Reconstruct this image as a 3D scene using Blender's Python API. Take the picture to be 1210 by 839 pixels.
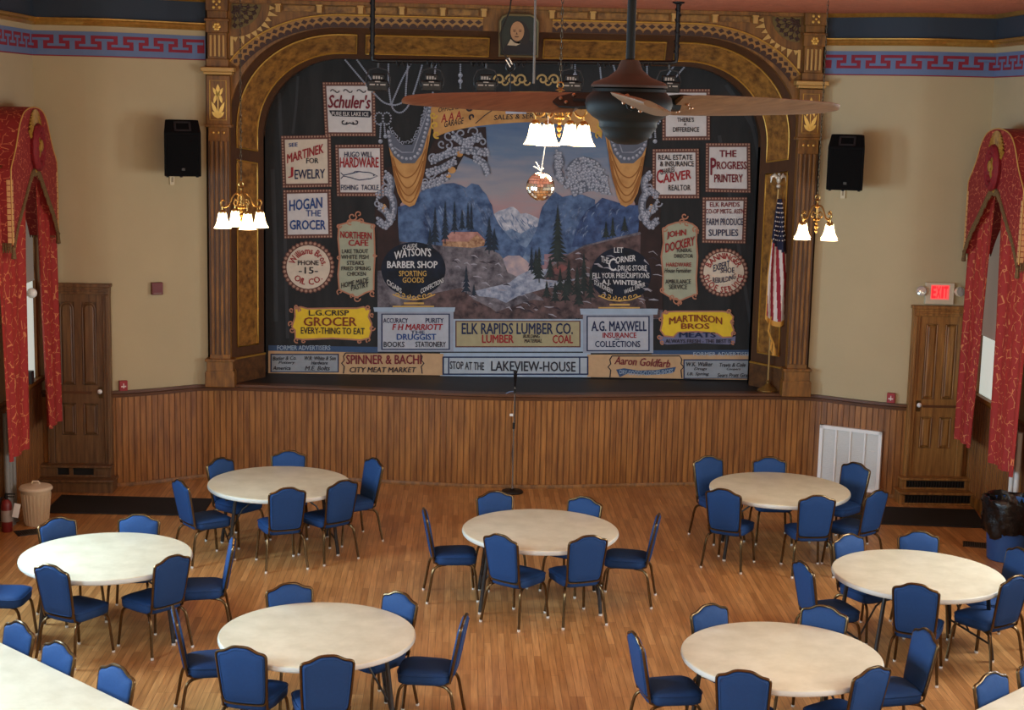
import bpy, math, random
from math import sin, cos, pi, radians, sqrt, atan2, hypot
from mathutils import Vector, Matrix
random.seed(7)
SC = bpy.context.scene
COL = SC.collection
for o_ in list(bpy.data.objects):
    bpy.data.objects.remove(o_)

# ------------------------------------------------------------------ camera
W_PX, H_PX, F_PX = 1210, 839, 1849.86
PITCH, ROLL, YAW = radians(9.1845), radians(1.296), radians(1.9)
EYE = Vector((-0.633, 0.0, 4.861))
cam_d = bpy.data.cameras.new('camera')
cam = bpy.data.objects.new('camera', cam_d)
COL.objects.link(cam)
cam_d.sensor_fit = 'HORIZONTAL'
cam_d.sensor_width = 36.0
cam_d.lens = F_PX * 36.0 / W_PX
cam_d.clip_end = 200
CAM_R = Matrix.Rotation(-YAW, 3, 'Z') @ Matrix.Rotation(pi / 2 - PITCH, 3, 'X') @ Matrix.Rotation(ROLL, 3, 'Z')
cam.matrix_world = Matrix.Translation(EYE) @ CAM_R.to_4x4()
SC.camera = cam


def at(px, py, y):
    """the point of the wall plane at depth y that the photograph shows at this pixel"""
    d = CAM_R @ Vector(((px - W_PX / 2) / F_PX, -(py - H_PX / 2) / F_PX, -1.0))
    return EYE + d * ((y - EYE.y) / d.y)


# ------------------------------------------------------------------ world, exposure, light
SC.view_settings.view_transform = 'Standard'
SC.view_settings.look = 'None'
SC.view_settings.exposure = -0.14
SC.view_settings.gamma = 1.0
SC.view_settings.use_curve_mapping = False
wd = bpy.data.worlds.new('sky')
SC.world = wd
wd.use_nodes = True
wd.node_tree.nodes['Background'].inputs[0].default_value = (0.75, 0.85, 1.0, 1)
wd.node_tree.nodes['Background'].inputs[1].default_value = 0.6


def light(name, kind, loc, energy, color, size=None, size_y=None, aim=None, soft=None):
    d = bpy.data.lights.new(name, kind)
    d.energy = energy
    d.color = color
    if kind == 'AREA':
        d.shape = 'RECTANGLE'
        d.size = size
        d.size_y = size_y
    elif soft:
        d.shadow_soft_size = soft
    o = bpy.data.objects.new(name, d)
    COL.objects.link(o)
    o.location = loc
    if aim is not None:
        o.rotation_euler = (Vector(aim) - Vector(loc)).to_track_quat('-Z', 'Y').to_euler()
    return o


HALF = 5.8                                    # side walls at x = -HALF, HALF
WIN_Y = (18.53, 13.6, 9.4, 5.2, 1.0)          # centres of the window openings along both side walls
DAY = (0.80, 0.90, 1.0)
WARM = (1.0, 0.77, 0.44)
for wy in WIN_Y[1:]:
    light('daylight_left', 'AREA', (-HALF - 0.25, wy, 2.75), 370, (0.52, 0.78, 1.0), 1.3, 2.6, (0, wy, 1.6))
    light('daylight_right', 'AREA', (HALF + 0.25, wy, 2.75), 215, DAY, 1.3, 2.6, (0, wy, 1.6))
light('daylight_balcony', 'AREA', (0, -3.6, 4.3), 170, (1.0, 0.94, 0.80), 8.0, 2.4, (0, 14, 2.2))
for lx, ly in ((-2.75, 8.0), (2.8, 8.0), (-2.7, 0.8), (2.7, 0.8)):
    light('hall_lamp', 'POINT', (lx, ly, 4.3), 60, WARM, soft=0.25)

# ------------------------------------------------------------------ materials
_M = {}


def lin(c):
    return tuple(((v / 255.0) / 12.92 if v <= 10 else ((v / 255.0 + 0.055) / 1.055) ** 2.4) for v in c)


def mat(name, c, rough=0.6, metal=0.0, vary=0.0, vscale=8.0, c2=None, bump=0.0, bscale=60.0, emit=None, estr=0.0, stretch=(1, 1, 1), spec=0.5, detail=6.0, coat=0.0):
    if name in _M:
        return _M[name]
    m = bpy.data.materials.new(name)
    m.use_nodes = True
    nt = m.node_tree
    b = nt.nodes['Principled BSDF']
    b.inputs['Base Color'].default_value = (*lin(c), 1)
    b.inputs['Roughness'].default_value = rough
    b.inputs['Metallic'].default_value = metal
    b.inputs['Specular IOR Level'].default_value = spec
    b.inputs['Coat Weight'].default_value = coat
    if vary or c2 or bump:
        tc = nt.nodes.new('ShaderNodeTexCoord')
        mp = nt.nodes.new('ShaderNodeMapping')
        mp.inputs['Scale'].default_value = stretch
        nt.links.new(tc.outputs['Object'], mp.inputs['Vector'])
    if vary or c2:
        n = nt.nodes.new('ShaderNodeTexNoise')
        n.inputs['Scale'].default_value = vscale
        n.inputs['Detail'].default_value = detail
        n.inputs['Roughness'].default_value = 0.62
        nt.links.new(mp.outputs[0], n.inputs['Vector'])
        r = nt.nodes.new('ShaderNodeValToRGB')
        r.color_ramp.elements[0].position = 0.34
        r.color_ramp.elements[1].position = 0.66
        ca = lin(c)
        cb = lin(c2) if c2 else tuple(v * (1 - vary) for v in ca)
        r.color_ramp.elements[0].color = (*cb, 1)
        r.color_ramp.elements[1].color = (*ca, 1)
        nt.links.new(n.outputs['Fac'], r.inputs['Fac'])
        nt.links.new(r.outputs['Color'], b.inputs['Base Color'])
    if bump:
        n2 = nt.nodes.new('ShaderNodeTexNoise')
        n2.inputs['Scale'].default_value = bscale
        n2.inputs['Detail'].default_value = 4
        nt.links.new(mp.outputs[0], n2.inputs['Vector'])
        bp = nt.nodes.new('ShaderNodeBump')
        bp.inputs['Strength'].default_value = bump
        bp.inputs['Distance'].default_value = 0.02
        nt.links.new(n2.outputs['Fac'], bp.inputs['Height'])
        nt.links.new(bp.outputs['Normal'], b.inputs['Normal'])
    if emit:
        b.inputs['Emission Color'].default_value = (*lin(emit), 1)
        b.inputs['Emission Strength'].default_value = estr
    _M[name] = m
    return m


def floor_material():
    m = bpy.data.materials.new('hardwood_floor')
    m.use_nodes = True
    nt = m.node_tree
    N, L = nt.nodes, nt.links
    b = N['Principled BSDF']
    tc = N.new('ShaderNodeTexCoord')
    sp = N.new('ShaderNodeSeparateXYZ')
    cb = N.new('ShaderNodeCombineXYZ')
    L.new(tc.outputs['Object'], sp.inputs[0])
    L.new(sp.outputs['Y'], cb.inputs['X'])
    L.new(sp.outputs['X'], cb.inputs['Y'])
    br = N.new('ShaderNodeTexBrick')
    br.inputs['Scale'].default_value = 1.0
    br.inputs['Brick Width'].default_value = 0.95
    br.inputs['Row Height'].default_value = 0.063
    br.inputs['Mortar Size'].default_value = 0.0016
    br.inputs['Mortar Smooth'].default_value = 0.2
    br.offset = 0.37
    br.offset_frequency = 2
    br.squash = 1.35
    br.squash_frequency = 3
    br.inputs['Color1'].default_value = (*lin((206, 152, 92)), 1)
    br.inputs['Color2'].default_value = (*lin((172, 119, 66)), 1)
    br.inputs['Mortar'].default_value = (*lin((104, 62, 30)), 1)
    L.new(cb.outputs[0], br.inputs['Vector'])
    mp = N.new('ShaderNodeMapping')
    mp.inputs['Scale'].default_value = (26, 1.6, 1)
    L.new(tc.outputs['Object'], mp.inputs['Vector'])
    ns = N.new('ShaderNodeTexNoise')
    ns.inputs['Scale'].default_value = 1.6
    ns.inputs['Detail'].default_value = 8
    L.new(mp.outputs[0], ns.inputs['Vector'])
    rp = N.new('ShaderNodeValToRGB')
    rp.color_ramp.elements[0].position = 0.30
    rp.color_ramp.elements[1].position = 0.70
    rp.color_ramp.elements[0].color = (0.68, 0.64, 0.60, 1)
    rp.color_ramp.elements[1].color = (1.08, 1.06, 1.04, 1)
    L.new(ns.outputs['Fac'], rp.inputs['Fac'])
    mx = N.new('ShaderNodeMixRGB')
    mx.blend_type = 'MULTIPLY'
    mx.inputs['Fac'].default_value = 1.0
    L.new(br.outputs['Color'], mx.inputs['Color1'])
    L.new(rp.outputs['Color'], mx.inputs['Color2'])
    L.new(mx.outputs['Color'], b.inputs['Base Color'])
    n3 = N.new('ShaderNodeTexNoise')
    n3.inputs['Scale'].default_value = 2.2
    L.new(tc.outputs['Object'], n3.inputs['Vector'])
    r3 = N.new('ShaderNodeMapRange')
    r3.inputs['To Min'].default_value = 0.24
    r3.inputs['To Max'].default_value = 0.42
    L.new(n3.outputs['Fac'], r3.inputs['Value'])
    L.new(r3.outputs[0], b.inputs['Roughness'])
    return m


def curtain_fabric(name, base, line, scale, stretch):
    """red cloth with a scatter of thin golden strokes"""
    m = bpy.data.materials.new(name)
    m.use_nodes = True
    nt = m.node_tree
    N, L = nt.nodes, nt.links
    b = N['Principled BSDF']
    b.inputs['Roughness'].default_value = 0.75
    tc = N.new('ShaderNodeTexCoord')
    mp = N.new('ShaderNodeMapping')
    mp.inputs['Scale'].default_value = stretch
    L.new(tc.outputs['Object'], mp.inputs['Vector'])
    vo = N.new('ShaderNodeTexVoronoi')
    vo.feature = 'DISTANCE_TO_EDGE'
    vo.inputs['Scale'].default_value = scale
    L.new(mp.outputs[0], vo.inputs['Vector'])
    lt = N.new('ShaderNodeMath')
    lt.operation = 'LESS_THAN'
    lt.inputs[1].default_value = 0.028
    L.new(vo.outputs['Distance'], lt.inputs[0])
    ns = N.new('ShaderNodeTexNoise')
    ns.inputs['Scale'].default_value = scale * 2.1
    ns.inputs['Detail'].default_value = 1
    L.new(mp.outputs[0], ns.inputs['Vector'])
    gt = N.new('ShaderNodeMath')
    gt.operation = 'GREATER_THAN'
    gt.inputs[1].default_value = 0.48
    L.new(ns.outputs['Fac'], gt.inputs[0])
    mu = N.new('ShaderNodeMath')
    mu.operation = 'MULTIPLY'
    L.new(lt.outputs[0], mu.inputs[0])
    L.new(gt.outputs[0], mu.inputs[1])
    mx = N.new('ShaderNodeMixRGB')
    mx.inputs['Color1'].default_value = (*lin(base), 1)
    mx.inputs['Color2'].default_value = (*lin(line), 1)
    L.new(mu.outputs[0], mx.inputs['Fac'])
    L.new(mx.outputs['Color'], b.inputs['Base Color'])
    return m


def painted_sky():
    """the backdrop's painted sky: deep blue pigment above, pink grey near the painted peaks"""
    m = bpy.data.materials.new('painted_sky')
    m.use_nodes = True
    nt = m.node_tree
    N, L = nt.nodes, nt.links
    b = N['Principled BSDF']
    b.inputs['Roughness'].default_value = 0.9
    tc = N.new('ShaderNodeTexCoord')
    sp = N.new('ShaderNodeSeparateXYZ')
    L.new(tc.outputs['Object'], sp.inputs[0])
    ns = N.new('ShaderNodeTexNoise')
    ns.inputs['Scale'].default_value = 3.0
    ns.inputs['Detail'].default_value = 6
    mp = N.new('ShaderNodeMapping')
    mp.inputs['Scale'].default_value = (0.7, 1, 3.0)
    L.new(tc.outputs['Object'], mp.inputs['Vector'])
    L.new(mp.outputs[0], ns.inputs['Vector'])
    ad = N.new('ShaderNodeMath')
    ad.operation = 'MULTIPLY_ADD'
    ad.inputs[1].default_value = 0.8
    L.new(ns.outputs['Fac'], ad.inputs[0])
    L.new(sp.outputs['Z'], ad.inputs[2])
    mr = N.new('ShaderNodeMapRange')
    mr.inputs['From Min'].default_value = 2.3
    mr.inputs['From Max'].default_value = 4.2
    L.new(ad.outputs[0], mr.inputs['Value'])
    rp = N.new('ShaderNodeValToRGB')
    e = rp.color_ramp.elements
    e[0].position, e[1].position = 0.0, 1.0
    for p_, c_ in ((0.18, (168, 140, 142)), (0.34, (150, 146, 152)), (0.6, (104, 124, 150))):
        el = e.new(p_)
        el.color = (*lin(c_), 1)
    rp.color_ramp.elements[0].color = (*lin((150, 120, 128)), 1)
    rp.color_ramp.elements[-1].color = (*lin((48, 84, 132)), 1)
    L.new(mr.outputs[0], rp.inputs['Fac'])
    L.new(rp.outputs['Color'], b.inputs['Base Color'])
    return m


# ------------------------------------------------------------------ mesh builder
class MB:
    def __init__(s):
        s.v, s.f, s.m = [], [], []

    def add(s, vs, fs, mi=0):
        k = len(s.v)
        s.v += [tuple(p) for p in vs]
        s.f += [tuple(i + k for i in f) for f in fs]
        s.m += [mi] * len(fs)
        return s

    def box(s, x0, x1, y0, y1, z0, z1, mi=0, mx=None):
        vs = [Vector((x, y, z)) for z in (z0, z1) for y in (y0, y1) for x in (x0, x1)]
        if mx is not None:
            vs = [mx @ p for p in vs]
        return s.add(vs, [(0, 2, 3, 1), (4, 5, 7, 6), (0, 1, 5, 4), (2, 6, 7, 3), (0, 4, 6, 2), (1, 3, 7, 5)], mi)

    def tube(s, pts, r, n=8, closed=False, mi=0, flat=1.0):
        pts = [Vector(p) for p in pts]
        k = len(pts)
        rr = r if isinstance(r, (list, tuple)) else [r] * k
        vs, fs = [], []
        up = None
        for i, p in enumerate(pts):
            a = pts[(i - 1) % k] if (closed or i > 0) else p
            c = pts[(i + 1) % k] if (closed or i < k - 1) else p
            t = (c - a).normalized()
            if up is None:
                up = Vector((0, 0, 1)) if abs(t.z) < 0.9 else Vector((0, 1, 0))
            u = (up - t * up.dot(t))
            u = u.normalized() if u.length > 1e-6 else t.orthogonal().normalized()
            w = t.cross(u)
            up = u
            for j in range(n):
                an = 2 * pi * j / n
                vs.append(p + u * (cos(an) * rr[i]) + w * (sin(an) * rr[i] * flat))
        last = k if closed else k - 1
        for i in range(last):
            for j in range(n):
                a, b = i * n + j, i * n + (j + 1) % n
                c, d = ((i + 1) % k) * n + (j + 1) % n, ((i + 1) % k) * n + j
                fs.append((a, b, c, d))
        if not closed:
            fs.append(tuple(range(n - 1, -1, -1)))
            fs.append(tuple((k - 1) * n + j for j in range(n)))
        return s.add(vs, fs, mi)

    def lathe(s, prof, n=24, o=(0, 0, 0), mi=0, mx=None, lobes=0, lobe=0.0):
        o = Vector(o)
        vs, fs, rows = [], [], []
        for r, z in prof:
            if r < 1e-6:
                rows.append([len(vs)])
                vs.append(Vector((0, 0, z)))
            else:
                row = []
                for j in range(n):
                    an = 2 * pi * j / n
                    q = r * (1 + (lobe * cos(lobes * an) if lobes else 0))
                    row.append(len(vs))
                    vs.append(Vector((q * cos(an), q * sin(an), z)))
                rows.append(row)
        for a, b in zip(rows, rows[1:]):
            if len(a) == 1 and len(b) == 1:
                continue
            for j in range(n):
                j2 = (j + 1) % n
                if len(a) == 1:
                    fs.append((a[0], b[j], b[j2]))
                elif len(b) == 1:
                    fs.append((a[j], b[0], a[j2]))
                else:
                    fs.append((a[j], b[j], b[j2], a[j2]))
        if mx is not None:
            vs = [mx @ p for p in vs]
        return s.add([p + o for p in vs], fs, mi)

    def prism(s, poly, f, d0, d1, mi=0):
        """poly of (a, b); f(a, b, d) gives the point at depth d"""
        n = len(poly)
        vs = [f(a, b, d0) for a, b in poly] + [f(a, b, d1) for a, b in poly]
        fs = [tuple(range(n)), tuple(range(2 * n - 1, n - 1, -1))]
        fs += [(i, i + n, (i + 1) % n + n, (i + 1) % n) for i in range(n)]
        return s.add(vs, fs, mi)

    def ball(s, c, r, n=12, sq=(1, 1, 1), mi=0):
        k = max(4, n // 2)
        pr = [(sin(pi * i / k), -cos(pi * i / k)) for i in range(k + 1)]
        mx = Matrix.Diagonal((r * sq[0], r * sq[1], r * sq[2]))
        return s.lathe([(0 if i in (0, k) else p[0], p[1]) for i, p in enumerate(pr)], n, c, mi, mx)

    def build(s, name, m, parent=None, smooth=35, off=None, bevel=0.0):
        me = bpy.data.meshes.new(name)
        vs = s.v if off is None else [(p[0] - off[0], p[1] - off[1], p[2] - off[2]) for p in s.v]
        me.from_pydata(vs, [], s.f)
        ms = m if isinstance(m, (list, tuple)) else [m]
        for x in ms:
            me.materials.append(x)
        if len(ms) > 1:
            me.polygons.foreach_set('material_index', s.m)
        if smooth:
            me.polygons.foreach_set('use_smooth', [True] * len(me.polygons))
            me.set_sharp_from_angle(angle=radians(smooth))
        me.update()
        o = bpy.data.objects.new(name, me)
        COL.objects.link(o)
        if parent is not None:
            o.parent = parent
        if bevel:
            bm_ = o.modifiers.new('bevel', 'BEVEL')
            bm_.width = bevel
            bm_.segments = 2
            bm_.limit_method = 'ANGLE'
        return o


def tag(o, label=None, cat=None, group=None, kind=None):
    if label: o['label'] = label
    if cat: o['category'] = cat
    if group: o['group'] = group
    if kind: o['kind'] = kind
    return o


def thing(name, label, cat, loc=(0, 0, 0), rz=0.0, group=None):
    o = bpy.data.objects.new(name, None)
    o.empty_display_size = 0.1
    COL.objects.link(o)
    o.location = loc
    o.rotation_euler = (0, 0, rz)
    return tag(o, label, cat, group)


def struct(o):
    o['kind'] = 'structure'
    return o


def copy_tree(o, parent=None):
    c = o.copy()
    COL.objects.link(c)
    if parent is not None:
        c.parent = parent
    for ch in list(o.children):
        copy_tree(ch, c)
    return c


def spline(pts, k=6):
    """Catmull-Rom through 2D or 3D points"""
    P = [Vector(p) for p in pts]
    P = [P[0] * 2 - P[1]] + P + [P[-1] * 2 - P[-2]]
    out = []
    for i in range(1, len(P) - 2):
        for j in range(k):
            t = j / k
            a, b, c, d = P[i - 1], P[i], P[i + 1], P[i + 2]
            out.append(0.5 * ((2 * b) + (c - a) * t + (2 * a - 5 * b + 4 * c - d) * t * t + (3 * b - a - 3 * c + d) * t ** 3))
    out.append(P[-2])
    return out


def resample(pts, step):
    out, acc = [Vector(pts[0])], 0.0
    for a, b in zip(pts, pts[1:]):
        a, b = Vector(a), Vector(b)
        l = (b - a).length
        d = step - acc
        while d <= l:
            out.append(a + (b - a) * (d / l))
            d += step
        acc = l - (d - step)
    return out


def sweep(mb, path, prof, closed=True, mi=0):
    """prof of (outward toward the room, z) run along a 2D path; outward is -y for a path going +x"""
    n, vs, fs = len(prof), [], []
    for i, p in enumerate(path):
        a, b = path[max(i - 1, 0)], path[min(i + 1, len(path) - 1)]
        t = Vector((b[0] - a[0], b[1] - a[1])).normalized()
        nx, ny = t.y, -t.x
        for d, z in prof:
            vs.append((p[0] + nx * d, p[1] + ny * d, z))
    for i in range(len(path) - 1):
        for j in range(n if closed else n - 1):
            j2 = (j + 1) % n
            fs.append((i * n + j, (i + 1) * n + j, (i + 1) * n + j2, i * n + j2))
    if closed:
        fs.append(tuple(range(n)))
        fs.append(tuple((len(path) - 1) * n + j for j in range(n - 1, -1, -1)))
    return mb.add(vs, fs, mi)


# ------------------------------------------------------------------ shared materials
PLASTER = mat('cream_plaster', (185, 169, 133), 0.85, vary=0.05, vscale=1.2, bump=0.05, bscale=30)
NAVYBAND = mat('navy_paint', (46, 57, 70), 0.8)
GOLD = mat('gold_paint', (196, 150, 66), 0.38, 0.55, vary=0.2, vscale=30)
GILT = mat('gilded_moulding', (194, 148, 72), 0.32, 0.6, vary=0.25, vscale=20)
FRIEZE_BLUE = mat('frieze_blue', (102, 122, 160), 0.8, vary=0.06, vscale=4)
FRIEZE_RED = mat('frieze_red', (140, 36, 56), 0.8, vary=0.12, vscale=6)
WAIN = mat('varnished_beadboard', (166, 110, 52), 0.42, c2=(112, 67, 28), vscale=2.2, stretch=(9, 9, 0.7), detail=9)
GROOVE = mat('dark_board_joint', (112, 68, 32), 0.5, c2=(82, 48, 22), vscale=6)
WAIN_CAP = mat('dark_cap_moulding', (96, 58, 32), 0.4, vary=0.25, vscale=6)
DARKWOOD = mat('dark_walnut', (84, 52, 26), 0.5, vary=0.3, vscale=5, stretch=(3, 3, 0.6))
MIDWOOD = mat('mid_walnut', (148, 98, 36), 0.5, c2=(96, 60, 20), vscale=4, stretch=(4, 4, 0.7))
BURL = mat('burl_panel', (168, 118, 50), 0.45, c2=(92, 58, 22), vscale=11, detail=10)
DOORWOOD = mat('door_oak', (164, 116, 58), 0.45, c2=(110, 72, 34), vscale=3.0, stretch=(8, 8, 0.6), detail=9)
DOORDARK = mat('door_walnut', (124, 90, 56), 0.45, c2=(84, 58, 36), vscale=3.0, stretch=(8, 8, 0.6), detail=9)
TILE = mat('terracotta_tin_ceiling', (206, 124, 94), 0.6, vary=0.2, vscale=9, bump=0.9, bscale=26)
BLACK = mat('black_paint', (22, 22, 23), 0.6)
STAGEBLACK = mat('stage_floor_black', (34, 33, 33), 0.55, vary=0.35, vscale=3, stretch=(1, 3, 1))
BLACKMETAL = mat('black_metal', (18, 18, 19), 0.38, 0.3)
STEEL = mat('grey_steel', (120, 122, 124), 0.35, 0.8)
DARKSTEEL = mat('dark_steel', (64, 62, 60), 0.38, 0.7)
BRONZE = mat('bronze_tube', (104, 80, 50), 0.28, 0.85, vary=0.25, vscale=18)
BLUEFAB = mat('blue_upholstery', (24, 60, 106), 0.75, vary=0.12, vscale=60, spec=0.35)
NAVYFAB = mat('navy_underside', (16, 26, 52), 0.8)
TABLETOP = mat('cream_laminate', (216, 207, 178), 0.42, c2=(200, 190, 160), vscale=5, detail=8)
TABLEEDGE = mat('table_edge_band', (206, 202, 188), 0.45)
WHITEPL = mat('white_plastic', (226, 224, 216), 0.45)
GLIDE = mat('white_glide', (214, 208, 194), 0.5)
BRASS = mat('antique_brass', (158, 122, 66), 0.3, 0.85, vary=0.2, vscale=20)
RUBBER = mat('black_rubber_mat', (12, 12, 12), 0.85, bump=0.3, bscale=90)
REDPL = mat('red_plastic', (150, 26, 30), 0.4)
REDFAB = curtain_fabric('red_curtain_cloth', (158, 40, 34), (206, 128, 80), 8.0, (1, 1, 1))
REDVAL = curtain_fabric('red_valance_cloth', (140, 34, 34), (204, 116, 82), 9.0, (1, 1, 1.35))
FRINGE = mat('olive_gold_fringe', (124, 96, 56), 0.8, c2=(82, 60, 34), vscale=70)
GOLDCLOTH = mat('gold_cloth', (172, 132, 48), 0.5, c2=(120, 84, 24), vscale=24, stretch=(1, 6, 0.6))

# ------------------------------------------------------------------ the room
fl = MB().box(-HALF - 0.3, HALF + 0.3, -4.2, 19.95, -0.1, 0.0)
struct(fl.build('floor', floor_material(), smooth=0))
ce = MB().box(-HALF - 0.3, HALF + 0.3, -4.2, 19.9, 6.03, 6.15)
struct(ce.build('ceiling', TILE, smooth=0))

HALFPATH = [(0, 19.43), (0.6, 19.455), (1.2, 19.54), (1.8, 19.635), (2.4, 19.715), (3.0, 19.77), (3.5, 19.80), (3.95, 19.74),
            (4.3, 19.52), (4.62, 19.33), (4.92, 19.20), (5.2, 19.17)]
RIGHT = [(p.x, p.y) for p in spline([Vector(p) for p in HALFPATH], 8)] + [(HALF, 19.17)]
LEFT = [(-x, y) for x, y in reversed(RIGHT)]
FULL = LEFT + RIGHT[1:]
STAGE_Z = 1.21


def beadboard(mb, path, z0, z1, pitch=0.075):
    raw = resample(path, pitch / 10)
    pts = [p for i, p in enumerate(raw) if i % 10 in (0, 1, 4, 6, 9)]
    n = len(pts)
    vs, fs = [], []
    for i, p in enumerate(pts):
        a, b = pts[max(i - 1, 0)], pts[min(i + 1, n - 1)]
        t = (b - a).normalized()
        d = (0.0, 0.012, 0.012, 0.012, 0.012)[i % 5]
        x, y = p.x + t.y * d, p.y - t.x * d
        vs += [(x, y, z0), (x, y, z1)]
    for i in range(n - 1):
        mb.add([], [])
    k = len(mb.v)
    mb.v += vs
    for i in range(n - 1):
        mb.f.append((k + 2 * i, k + 2 * i + 2, k + 2 * i + 3, k + 2 * i + 1))
        mb.m.append(1 if i % 5 in (0, 4) else 0)
    return mb


# apron below the stage and the wainscot beside it, one continuous beadboard wall
ap = beadboard(MB(), FULL, 0.0, STAGE_Z)
sweep(ap, FULL, [(0.004, 0), (0.004, STAGE_Z - 0.01), (-0.12, STAGE_Z - 0.01), (-0.12, 0)])
wf = struct(ap.build('wall_stage_front', [WAIN, GROOVE], smooth=0))
cap = sweep(MB(), FULL, [(-0.02, STAGE_Z - 0.075), (0.018, STAGE_Z - 0.075), (0.022, STAGE_Z - 0.035), (0.05, STAGE_Z - 0.02), (0.05, STAGE_Z + 0.012), (-0.10, STAGE_Z + 0.012), (-0.10, STAGE_Z - 0.05)])
tr = struct(cap.build('trim_1', WAIN_CAP, smooth=30))
bs = sweep(MB(), FULL, [(-0.01, 0), (0.03, 0), (0.03, 0.02), (0.02, 0.045), (-0.01, 0.05)])
struct(bs.build('baseboard_stage', MIDWOOD, smooth=30))

# stage floor and the dark stage house behind
sf = MB()
ring = [(p[0], p[1] + 0.06) for p in FULL if abs(p[0]) < 4.6] + [(4.6, 24.0), (-4.6, 24.0)]
sf.prism(ring, lambda a, b, d: (a, b, d), STAGE_Z - 0.1, STAGE_Z + 0.004)
struct(sf.build('floor_stage', STAGEBLACK, smooth=0))
st = MB()
st.box(-4.7, 4.7, 24.0, 24.1, 0, 6.6)
st.box(-4.7, -4.6, 19.95, 24.0, 1.0, 6.6)
st.box(4.6, 4.7, 19.95, 24.0, 1.0, 6.6)
st.box(-4.7, 4.7, 19.9, 24.1, 6.5, 6.6)
struct(st.build('wall_stage_house', BLACK, smooth=0))

FZ0, FZ1 = 5.28, 5.575                          # the painted frieze
for side, sgn in (('left', -1), ('right', 1)):
    up = [p for p in RIGHT if p[0] >= 3.84]
    if sgn < 0:
        up = [(-x, y) for x, y in reversed(up)]
    wl = sweep(MB(), up, [(0, STAGE_Z), (0, 6.03), (-0.15, 6.03), (-0.15, STAGE_Z)])
    wb = struct(wl.build('wall_front_' + side, PLASTER, smooth=30))
    # side wall with window openings, wainscot below
    x0, x1 = sgn * HALF, sgn * (HALF + 0.22)
    lo, hi = min(x0, x1), max(x0, x1)
    sw = MB()
    WHW = lambda y: 0.45 if y > 15 else 0.72
    edges = [19.3]
    for wy in WIN_Y:
        edges += [wy + WHW(wy), wy - WHW(wy)]
    edges.append(-4.2)
    for a, b in zip(edges[0::2], edges[1::2]):
        sw.box(lo, hi, b, a, 0, 6.03)
    for wy in WIN_Y:
        sw.box(lo, hi, wy - WHW(wy), wy + WHW(wy), 0, 1.42)
        sw.box(lo, hi, wy - WHW(wy), wy + WHW(wy), 4.25, 6.03)
    struct(sw.build('wall_' + side, PLASTER, smooth=0))
    wp = MB()
    pth = [(sgn * HALF, 19.17), (sgn * HALF, -4.0)] if sgn > 0 else [(sgn * HALF, -4.0), (sgn * HALF, 19.17)]
    beadboard(wp, [Vector(p) for p in pth], 0.0, 1.34)
    struct(wp.build('trim_%d' % (2 if sgn < 0 else 3), [WAIN, GROOVE], smooth=0))
    cp = sweep(MB(), pth, [(0, 1.33), (0.03, 1.33), (0.05, 1.36), (0.05, 1.385), (0, 1.385)])
    struct(cp.build('trim_%d' % (4 if sgn < 0 else 5), MIDWOOD, smooth=30))
    bb = sweep(MB(), pth, [(0, 0), (0.03, 0), (0.03, 0.12), (0.015, 0.15), (0, 0.15)])
    struct(bb.build('baseboard_' + side, MIDWOOD, smooth=30))
    # painted band, gilded moulding and frieze, running over the splayed wall and on along the side wall
    run = up + [(sgn * HALF, -4.0)] if sgn > 0 else [(sgn * HALF, -4.0)] + up
    run = [Vector(p) for p in run]
    nb = sweep(MB(), run, [(0.0, 5.72), (0.012, 5.72), (0.012, 5.99), (0.0, 5.99)])
    struct(nb.build('trim_%d' % (6 if sgn < 0 else 7), NAVYBAND, smooth=0))
    gm = sweep(MB(), run, [(0, 5.64), (0.03, 5.645), (0.05, 5.675), (0.045, 5.70), (0.06, 5.715), (0.06, 5.73), (0, 5.73)])
    sweep(gm, run, [(0, 5.98), (0.03, 5.985), (0.05, 6.005), (0.07, 6.03), (0, 6.03)])
    struct(gm.build('trim_%d' % (8 if sgn < 0 else 9), GILT, smooth=30))
    # Greek key frieze
    fz = MB()
    sweep(fz, run, [(0.0, FZ0), (0.004, FZ0), (0.004, FZ1), (0.0, FZ1)], mi=0)
    sweep(fz, run, [(0.004, FZ0), (0.0055, FZ0), (0.0055, FZ0 + 0.014), (0.004, FZ0 + 0.014)], mi=1)
    L0, per = 0.0, 0.375
    pts = resample(run, 0.0125)
    if sgn < 0:
        pts = list(reversed(pts))
    k0, k1 = FZ0 + 0.085, FZ1 - 0.045
    hh = k1 - k0

    def strip(a0, a1, z0, z1, d, mi):
        i0, i1 = int(round(a0 / 0.0125)), int(round(a1 / 0.0125))
        i0, i1 = max(0, i0), min(len(pts) - 1, i1)
        if i1 <= i0:
            return
        seg = pts[i0:i1 + 1]
        if sgn < 0:
            seg = list(reversed(seg))
        sweep(fz, seg, [(0.004, z0), (d, z0), (d, z1), (0.004, z1)], mi=mi)

    total = len(pts) * 0.0125
    nrep = int(min(total, 6.5) / per)
    for k in range(nrep):
        a = k * per
        strip(a, a + per, k0, k1, 0.006, 1)
        # upright T
        strip(a + 0.0075, a + 0.2275, k1 - 0.40 * hh, k1 - 0.22 * hh, 0.0075, 0)
        strip(a + 0.09, a + 0.145, k0, k1 - 0.38 * hh, 0.0075, 0)
        # inverted T
        strip(a + 0.195, a + 0.415, k0 + 0.20 * hh, k0 + 0.38 * hh, 0.0075, 0)
        strip(a + 0.2775, a + 0.3325, k0 + 0.38 * hh, k1, 0.0075, 0)
    struct(fz.build('trim_%d' % (10 if sgn < 0 else 11), [FRIEZE_BLUE, FRIEZE_RED], smooth=0))
bw = MB()
bw.box(-HALF - 0.3, HALF + 0.3, -4.3, -4.2, 0, 6.03)
struct(bw.build('wall_back', PLASTER, smooth=0))

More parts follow.
